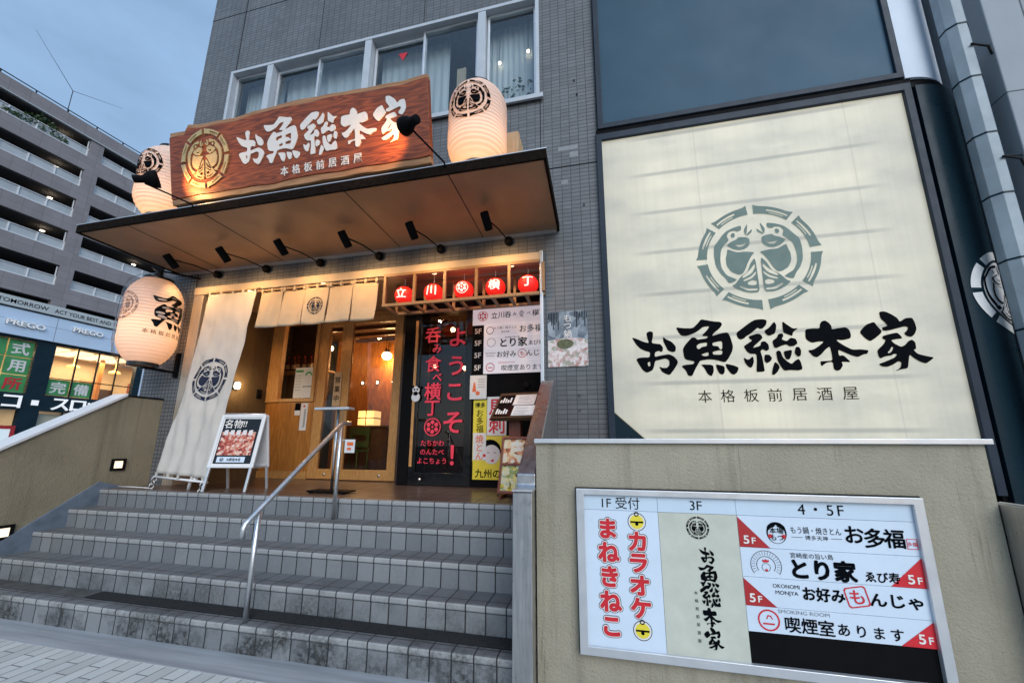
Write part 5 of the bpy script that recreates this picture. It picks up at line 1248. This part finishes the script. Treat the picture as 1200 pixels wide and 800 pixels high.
panel('header_panel', x0, x1 - .002, zh, zt, 'print_header'); panel('header_panel', x1, x2 - .002, zh, zt, 'print_header'); panel('header_panel', x2, x3, zh, zt, 'print_header')
panel('karaoke_panel', x0, x1 - .002, zb, zh - .002, 'print_white'); panel('restaurant_panel', x1, x2 - .002, zb, zh - .002, 'print_cream')
zr = [zh - .002, .925, .770, .622, .492]
ra = (.0, .0)
for i in range(4): panel('shop_panel', x2, x3, zr[i + 1] + .002, zr[i], 'print_white')
panel('empty_panel', x2, x3, zb, zr[4], 'black', -.006)
m = MB(); text_on(m, F, '1F 受付', .113, 1.142, .075, .0, .002, wscale=1.0); text_on(m, F, '3F', .545, 1.142, .075, .0, .002); text_on(m, F, '4・5F', 1.19, 1.142, .080, .0, .002, space=1.25); m.build('header_lettering', 'ink', dr)
red_s, wh_s, bl_s = MB(), MB(), MB()
for s, u, v0, st_, sz in (('まねきねこ', .030, .990, .136, .125), ('カラオケ', .200, .925, .122, .122)):
    for i, ch in enumerate(s):
        vv = v0 - i * st_
        text_on(bl_s, F, ch, u, vv, sz, .150, .0008); text_on(wh_s, F, ch, u, vv, sz, .115, .0026); text_on(red_s, F, ch, u, vv, sz, .058, .0044)
bl_s.build('letter_outline', 'ink', dr); wh_s.build('letter_edge', 'paper', dr); red_s.build('karaoke_lettering', 'red_ink', dr)
for z in (1.035, .440):
    bw_, by, bk_ = MB(), MB(), MB()
    put(bk_, polys([disc(.053, 24, 1, (.203, z))]), lambda x, y, zz: F.P(x, y, .0012)); put(bw_, polys([disc(.049, 24, 1, (.203, z))]), lambda x, y, zz: F.P(x, y, .0018))
    put(by, polys([disc(.040, 24, 1, (.203, z))]), lambda x, y, zz: F.P(x, y, .0026))
    for q in ([(-.038, .004), (.038, .004), (.037, -.006), (-.037, -.006)], disc(.010, 12, 1, (0, -.012)), ): put(bk_, polys([q]), lambda x, y, zz: F.P(.203 + x, z + y, .0034))
    put(bk_, polys([disc(.014, 12, 1, (0, .045)), disc(.008, 12, 1, (0, .045))]), lambda x, y, zz: F.P(.203 + x, z + y, .0034))
    bk_.build('bell_outline', 'ink', dr); bw_.build('bell_edge', 'paper', dr); by.build('bell', 'yellow_ink', dr)
m = MB(); emblem_on(m, F, .545, 1.018, .062, .002)
for i, ch in enumerate('お魚総本家'): brush_on(m, F, ch, .582, .868 - i * .108, .20 if ch != 'お' else .19, .002, wk=.95)
column_on(m, F, '本格板前居酒屋', .507, .665, .041, .020, .0, .002); m.build('restaurant_lettering', 'ink', dr)
def corner(zlo, zhi, left, mt):
    m = MB(); w_ = .155
    p = [(x2, zlo + .002), (x2 + w_, zlo + .002), (x2, zhi - .006)] if left else [(x3 - w_, zlo + .002), (x3, zlo + .002), (x3, zhi - .006)]
    m.add([F.P(a, b, .0015) for a, b in p], [(0, 1, 2)]); m.build('floor_corner', mt, dr)
    m = MB(); text_on(m, F, '5', (x2 + .036) if left else (x3 - .062), zlo + .042, .062, .028, .003, wscale=1.15); text_on(m, F, 'F', (x2 + .074) if left else (x3 - .024), zlo + .038, .046, .028, .003, wscale=1.15); m.build('floor_lettering', 'white_letter', dr)
corner(zr[1], zr[0], True, 'dark_red_ink'); corner(zr[2], zr[1], False, 'red_ink'); corner(zr[3], zr[2], True, 'dark_red_ink'); corner(zr[4], zr[3], False, 'red_ink')
bk_, rd = MB(), MB(); z = (zr[0] + zr[1]) / 2
put(bk_, polys([rounded(disc(.058, 18, .88, (.957, z)), 1), rounded(disc(.050, 18, .88, (.957, z - .006)), 1)]), lambda x, y, zz: F.P(x, y, .002))
put(bk_, polys([rounded([(-.05, .0), (-.045, .035), (-.02, .056), (.02, .056), (.045, .035), (.05, .0), (.03, .024), (.008, .032), (0, .046), (-.008, .032), (-.03, .024)], 1)]), lambda x, y, zz: F.P(.957 + x, z + y, .0026))
text_on(bk_, F, '本場', .957, z + .012, .034, .012, .003, maxw=.07); text_on(bk_, F, 'もつ', .957, z - .024, .036, .012, .003, maxw=.065)
for x in (-.034, .034): put(rd, polys([disc(.011, 10, 1, (.957 + x, z - .018))]), lambda a, b, zz: F.P(a, b, .0034))
text_on(bk_, F, 'もう鍋・焼きとん', 1.152, z + .020, .040, .001, .002, maxw=.245); text_on(bk_, F, '博多天神', 1.152, z - .018, .026, .0, .002, maxw=.11); fquad(bk_, F, 1.03, 1.085, z - .019, z - .017, .002); fquad(bk_, F, 1.22, 1.275, z - .019, z - .017, .002)
text_on(bk_, F, 'お', 1.335, z + .010, .100, .028, .002); text_on(bk_, F, '多', 1.425, z - .004, .105, .028, .002); text_on(bk_, F, '福', 1.515, z - .002, .100, .028, .002)
put(rd, polys([[(-.024, -.026), (.024, -.026), (.024, .026), (-.024, .026)], [(-.021, -.023), (.021, -.023), (.021, .023), (-.021, .023)]]), lambda x, y, zz: F.P(1.592 + x, z - .025 + y, .002)); text_on(rd, F, '多福', 1.592, z - .025, .022, .006, .0024)
z = (zr[1] + zr[2]) / 2
for rr in (.078, .048): put(bk_, polys([[(rr * math.cos(R(a)), rr * math.sin(R(a))) for a in range(-35, 216, 10)] + [((rr - .0025) * math.cos(R(a)), (rr - .0025) * math.sin(R(a))) for a in range(215, -36, -10)]]), lambda x, y, zz: F.P(.885 + x, z - .012 + y, .002))
for a in range(-30, 211, 12): put(bk_, polys([[(r_ * math.cos(R(a + d)), r_ * math.sin(R(a + d))) for r_, d in ((.054, -.8), (.072, -.6), (.072, .6), (.054, .8))]]), lambda x, y, zz: F.P(.885 + x, z - .012 + y, .0024))
put(bk_, polys([disc(.022, 14, 1, (.885, z - .022)), disc(.020, 14, 1, (.885, z - .022))]), lambda x, y, zz: F.P(x, y, .002))
put(rd, polys([rounded([(-.016, .004), (-.016, .02), (-.008, .014), (0, .022), (.008, .014), (.016, .02), (.016, .004)], 1)]), lambda x, y, zz: F.P(.885 + x, z + y, .0026)); put(rd, polys([disc(.007, 8, 1, (.885, z - .036))]), lambda x, y, zz: F.P(x, y, .0026))
text_on(bk_, F, '宮崎産の旨い鳥', 1.115, z + .050, .030, .0, .002); text_on(bk_, F, 'とり家', 1.165, z - .018, .108, .055, .002, maxw=.30); text_on(bk_, F, 'ゑび寿', 1.432, z - .035, .056, .026, .002, maxw=.155)
put(rd, polys([[(-.019, -.021), (.019, -.021), (.019, .021), (-.019, .021)], [(-.0165, -.018), (.0165, -.018), (.0165, .018), (-.0165, .018)]]), lambda x, y, zz: F.P(1.545 + x, z - .035 + y, .002)); text_on(rd, F, '鳥', 1.545, z - .035, .030, .002, .0024)
z = (zr[2] + zr[3]) / 2
text_on(bk_, F, 'OKONOMI', .972, z + .038, .028, .0, .002, maxw=.13); text_on(bk_, F, 'MONJYA', .972, z + .002, .028, .0, .002, maxw=.11)
text_on(bk_, F, 'お好み', 1.148, z + .010, .072, .040, .002, maxw=.195); text_on(bk_, F, 'んじゃ', 1.475, z + .004, .072, .036, .002, maxw=.23)
q = [(-.042, -.05), (.042, -.05), (.052, -.04), (.052, .04), (.042, .05), (-.042, .05), (-.052, .04), (-.052, -.04)]
put(rd, polys([q, [(a * .88, b * .88) for a, b in q]]), lambda x, y, zz: F.P(1.302 + x * math.cos(.2) - y * math.sin(.2), z + .012 + x * math.sin(.2) + y * math.cos(.2), .002)); text_on(rd, F, 'も', 1.302, z + .012, .080, .018, .002, rot=.1)
z = (zr[3] + zr[4]) / 2
put(rd, polys([disc(.054, 26, 1, (.868, z)), disc(.046, 26, 1, (.868, z))]), lambda x, y, zz: F.P(x, y, .002)); fquad(rd, F, .838, .895, z - .022, z - .014, .002)
put(rd, polys([[(-.012, .006), (-.004, .026), (.012, .024), (.022, .006), (.018, .004), (.009, .018), (-.001, .02), (-.008, .004)]]), lambda x, y, zz: F.P(.868 + x, z + y, .002))
gr_ = MB(); text_on(gr_, F, 'SMOKING ROOM', 1.04, z + .050, .026, .0, .002, maxw=.245); gr_.build('small_lettering', 'grey_ink', dr)
for i, (ch, sz) in enumerate(zip('喫煙室あります', (.088, .088, .088, .070, .070, .068, .070))): text_on(bk_, F, ch, .982 + i * .079, z - .012 - i * .0006, sz * .92, .020, .002)
bk_.build('shop_lettering', 'ink', dr); rd.build('red_print', 'red_ink', dr)

# ================================================================== PARKING BUILDING ACROSS THE SIDE STREET
pb = thing('parking_building', 'grey multi-storey parking building with open decks above a shop front', 'building', (-34.8, 18, 0))
PB = Fr((-36, 0, 0), (.06, .998, 0), (0, 0, 1))
S0, S1 = 2.0, 40.0
cols = [(5.0, 10.9), (11.6, 16.65), (17.38, 23.6), (24.3, 30.5), (31.2, 38.5)]
rows_ = [(21.68, 23.0), (19.25, 20.6), (16.85, 18.25), (14.35, 15.8), (11.85, 13.27)]
hl = [(a, b, z0, z1) for a, b in cols for z0, z1 in rows_] + [(a, b, 10.4, 10.8) for a, b in cols]
m = MB(); m.slab(S0, S1, 10.42, 24.05, hl, lambda u, v, d: PB.P(u, v, -d), 0, .35); m.build('wall', 'parking_tile', pb)
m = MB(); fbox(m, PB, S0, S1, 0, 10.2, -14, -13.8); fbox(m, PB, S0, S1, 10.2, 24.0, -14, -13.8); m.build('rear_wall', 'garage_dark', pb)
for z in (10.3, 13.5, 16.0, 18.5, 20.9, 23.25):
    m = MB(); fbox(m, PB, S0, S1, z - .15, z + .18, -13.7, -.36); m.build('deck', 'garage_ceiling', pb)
m = MB(); fbox(m, PB, S0 - .1, S1, 23.05, 23.12, .002, .08); m.build('cornice', 'rail_panel', pb)
for a, b in cols[:3]:
    for z0, z1 in rows_:
        m = MB(); fbox(m, PB, a + .02, b - .02, z0 + .07, z0 + .62, -.16, -.14); o = m.build('rail_panel', 'rail_panel', pb)
        m = MB(); k = int((b - a) / 1.05)
        for i in range(k + 1):
            s = a + .04 + (b - a - .08) * i / k; fbox(m, PB, s - .03, s + .03, z0 + .02, z0 + .66, -.135, -.08)
        fbox(m, PB, a + .02, b - .02, z0 + .005, z0 + .06, -.134, -.05); fbox(m, PB, a + .02, b - .02, z0 + .621, z0 + .66, -.134, -.09)
        fbox(m, PB, b - .10, b - .05, z0 + .66, z1 - .1, -.134, -.09); m.build('balcony_railing', 'white_metal', pb)
for s, z in ((15.7, 22.75), (15.75, 20.35), (15.85, 18.0), (15.9, 15.55), (21.0, 15.55)):
    m = MB(); fbox(m, PB, s - .10, s + .10, z, z + .06, -1.2, -1.05); m.build('ceiling_lamp', emit('garage_lamp', (1, .82, .58), 5), pb)
m = MB(); fbox(m, PB, S0, S1, 24.50, 24.55, -.5, -.45)
rl = m.build('roof_rail', 'dark_metal', pb)
for i in range(12):
    m = MB(); s = 3.0 + i * 1.55; fbox(m, PB, s - .03, s + .03, 24.06, 24.499, -.5, -.45); m.build('rail_post', 'dark_metal', rl)
# shop front
m = MB(); fbox(m, PB, S0, S1, 9.78, 10.40, .10, .32); m.build('slogan_strip', 'strip_board', pb)
m = MB(); fbox(m, PB, S0, S1, 8.06, 9.68, -.1, .20); m.build('fascia_board', 'pale_blue_board', pb)
m = MB()
for s in (17.1, 20.1): fbox(m, PB, s - .015, s + .015, 8.08, 9.66, .19, .203)
fbox(m, PB, 14.2, 20.1, 8.98, 9.0, .19, .2025); m.build('board_seam', 'grey_ink', pb)
m = MB(); text_on(m, PB, 'FOR TOMORROW', 15.05, 10.08, .36, .006, .33, maxw=2.9); text_on(m, PB, 'ACT YOUR BEST AND THINK', 18.75, 10.08, .36, .006, .33, maxw=3.9); m.build('slogan_lettering', 'ink', pb)
m = MB(); 
for u_, v_, w_ in ((15.75, 8.80, 1.65), (18.65, 9.15, 1.55), (21.3, 8.55, 1.65)): text_on(m, PB, 'PREGO', u_, v_, .46, .02, .28, .03, maxw=w_)
m.build('raised_lettering', emit('prego_white', (.9, .93, .95), .12, (.8, .8, .8)), pb)
m = MB()
for u_, v_, w_ in ((15.75, 8.80, 1.65), (18.65, 9.15, 1.55), (21.3, 8.55, 1.65)): text_on(m, PB, 'PREGO', u_ + .02, v_ - .03, .46, .05, .204, 0, maxw=w_)
m.build('letter_shadow', 'grey_ink', pb)  # dark offset copy of the letters, painting their shadow onto the board
m = MB(); m.slab(S0, 24.5, 0.0, 8.055, [(11.3, 16.55, 4.58, 7.88), (17.40, 21.9, 4.58, 7.88), (11.3, 16.45, .3, 3.54), (17.32, 21.9, .3, 3.54)], lambda u, v, d: PB.P(u, v, -d), -.02, .35); m.build('shop_wall', 'navy', pb)
m = MB(); fbox(m, PB, 22.3, 22.75, 0, 8.05, .022, .12); m.build('white_pilaster', 'pale_blue_board', pb)
m = MB(); fbox(m, PB, 22.9, S1, 0, 10.2, -.3, .0); m.build('shop_side_wall', 'parking_tile', pb)
rm = mat('shop_room', (.55, .43, .28), .8, 0, .12, .8)
m = MB(); fbox(m, PB, 11, 34, .1, 8.0, -5.2, -5.0); m.build('shop_back_wall', 'shop_room', pb)
m = MB(); fbox(m, PB, 11, 34, 7.95, 8.05, -5.0, -.37); m.build('shop_ceiling', 'paper_cream', pb)
m = MB(); fbox(m, PB, 11, 34, 4.2, 4.4, -5.0, -.37); m.build('shop_floor', 'plain_wood', pb)
m = MB()
for i in range(4): fbox(m, PB, 17.6 + i * 1.25, 18.5 + i * 1.25, 7.86, 7.93, -3.8, -.9)
m.build('light_strip', emit('shop_strip', (1, .86, .62), 1.1), pb)
for s in (13.8, 20.5, 26.5):
    l = lamp('shop_light', 'AREA', PB.P(s, 7.7, -2.5), 330, (1, .76, .46), pb, 3.2); l.rotation_euler = (0, 0, 0)
l = lamp('shop_light', 'AREA', PB.P(19.0, 3.9, -2.5), 160, (1, .86, .64), pb, 3.0)
for s, o_, h_, mt_ in ((19.2, -4.0, 1.5, 'redwood'), (20.6, -3.2, 1.9, 'plain_wood'), (22.0, -4.2, 1.4, 'dark_wood'), (23.5, -3.0, 2.0, 'redwood'), (25.0, -4.0, 1.6, 'alu'), (27.0, -3.4, 1.8, 'dark_wood')):
    m = MB(); fbox(m, PB, s, s + .9, 4.41, 4.41 + h_, o_ - .6, o_); m.build('game_cabinet', mt_, pb, .03)
for s in (21.2, 24.3, 28.0):
    m = MB(); fbox(m, PB, s, s + .22, 4.41, 7.9, -3.0, -2.8); m.build('shop_pillar', 'panel_wood', pb)
for s in (19.4, 21.8, 24.4):
    c_ = PB.P(s, 6.9, -2.2); m = MB(); m.lathe([(.02, .9), (.03, .25), (.32, .12), (.36, .0), (0, .0)], c_, 16); m.build('shop_pendant', emit('shop_gold', (1, .66, .2), .9), pb, fix=False)
for s in (18.55, 19.66, 20.77):
    m = MB(); fbox(m, PB, s - .035, s + .035, 4.58, 7.88, -.12, -.05); m.build('window_mullion', 'dark_metal', pb)
m = MB(); fbox(m, PB, 17.4, 21.9, 5.70, 5.76, -.11, -.06); m.build('window_mullion', 'dark_metal', pb)
for a, b, z0, z1 in ((11.3, 16.55, 4.58, 7.88), (17.40, 21.9, 4.58, 7.88), (11.3, 16.45, .3, 3.54), (17.32, 21.9, .3, 3.54)):
    m = MB(); fbox(m, PB, a, b, z0, z1, -.20, -.19); m.build('window_pane', 'shop_glass', pb)
m = MB(); fbox(m, PB, 17.32, 21.9, .3, 3.4, -.34, -.30); m.build('shop_blind', 'paper_cream', pb)
m = MB(); fbox(m, PB, 18.40, 18.48, .3, 3.54, -.12, -.05); m.build('window_mullion', 'dark_metal', pb)
for j, z in enumerate((6.80, 5.70, 4.60)):
    for i, s in enumerate((13.15, 14.28, 15.42)):
        m = MB(); fbox(m, PB, s, s + 1.08, z, z + 1.06, -.18, -.16); m.build('green_window_poster', 'green_ink', pb)
    m = MB(); text_on(m, PB, '式用所'[j], 15.96, z + .53, .80, .03, -.15); m.build('poster_lettering', 'white_letter' if j < 2 else 'red_ink', pb)
for s, ch in ((17.46, '完'), (18.60, '備')):
    m = MB(); fbox(m, PB, s, s + 1.06, 4.62, 5.68, -.18, -.16); m.build('green_window_poster', 'green_ink', pb)
    m = MB(); text_on(m, PB, ch, s + .53, 5.15, .80, .03, -.15); m.build('poster_lettering', 'white_letter', pb)
m = MB()
for ch, s, sz in (('コ', 16.05, 1.05), ('ス', 18.18, 1.0), ('ロ', 19.05, 1.0), ('ッ', 19.85, .95)): text_on(m, PB, ch, s, 4.04, sz, .055, .03, .05)
fbox(m, PB, 16.88, 17.18, 3.88, 4.20, .021, .08); m.build('sign_lettering', emit('sign_white', (.95, .97, 1), .35, (.8, .8, .8)), pb)
m = MB(); fbox(m, PB, 13.5, 16.40, 1.45, 2.50, .022, .14); m.build('light_box', emit('light_box', (.8, .9, .95), .35, (.5, .6, .65)), pb)
m = MB(); m.slab(13.3, 16.43, 1.40, 2.56, [(13.5, 16.25, 1.62, 2.36)], lambda u, v, d: PB.P(u, v, d), .142, .17); m.build('light_box_border', 'dark_red_ink', pb)
m = MB(); m.add([PB.P(14.2, 2.56, -.15), PB.P(15.85, 2.56, -.15), PB.P(15.75, 2.95, -.15), PB.P(14.2, 3.4, -.15)], [(0, 1, 2, 3)]); m.build('red_poster', 'red_ink', pb)

# plants in the top deck opening
pl = thing('deck_plant', 'dark green trailing plants filling the topmost open parking deck', 'plant', tuple(PB.P(14, 21.7, -.3)))
m = MB(); rnd = random.Random(3)
for i in range(900):
    s = 12.6 + 3.0 * rnd.random(); f = math.sin(s * 2.3) * .3 + .45
    c = PB.P(s, 21.85 + f * rnd.random() * 1.5, -.05 - .5 * rnd.random()); q = Vector((rnd.uniform(-1, 1), rnd.uniform(-1, 1), rnd.uniform(-1, 1))).normalized(); a = q.orthogonal().normalized() * .11; b_ = q.cross(a).normalized() * .05
    m.add([c - a, c + b_, c + a, c - b_], [(0, 1, 2, 3)])
m.build('foliage', 'leaf', pl, fix=False)
m = MB(); fbox(m, PB, 12.5, 15.8, 21.72, 21.85, -.6, -.2); m.build('planter', 'garage_dark', pl)
an = thing('roof_antenna', 'thin wire antenna with two long arms on the parking building roof', 'antenna', tuple(PB.P(15.4, 24.1, -.5)))
b0 = PB.P(15.35, 24.1, -.45); tp = PB.P(15.35, 26.05, -.45)
m = MB(); m.tube([b0, tp], .022, 8); m.build('mast', 'dark_metal', an)
m = MB(); m.tube([tp, PB.P(13.1, 28.6, -.45)], [.017, .007], 8); m.build('arm', 'dark_metal', an)
m = MB(); m.tube([tp, PB.P(18.0, 27.2, -.45)], [.017, .007], 8); m.build('arm', 'dark_metal', an)
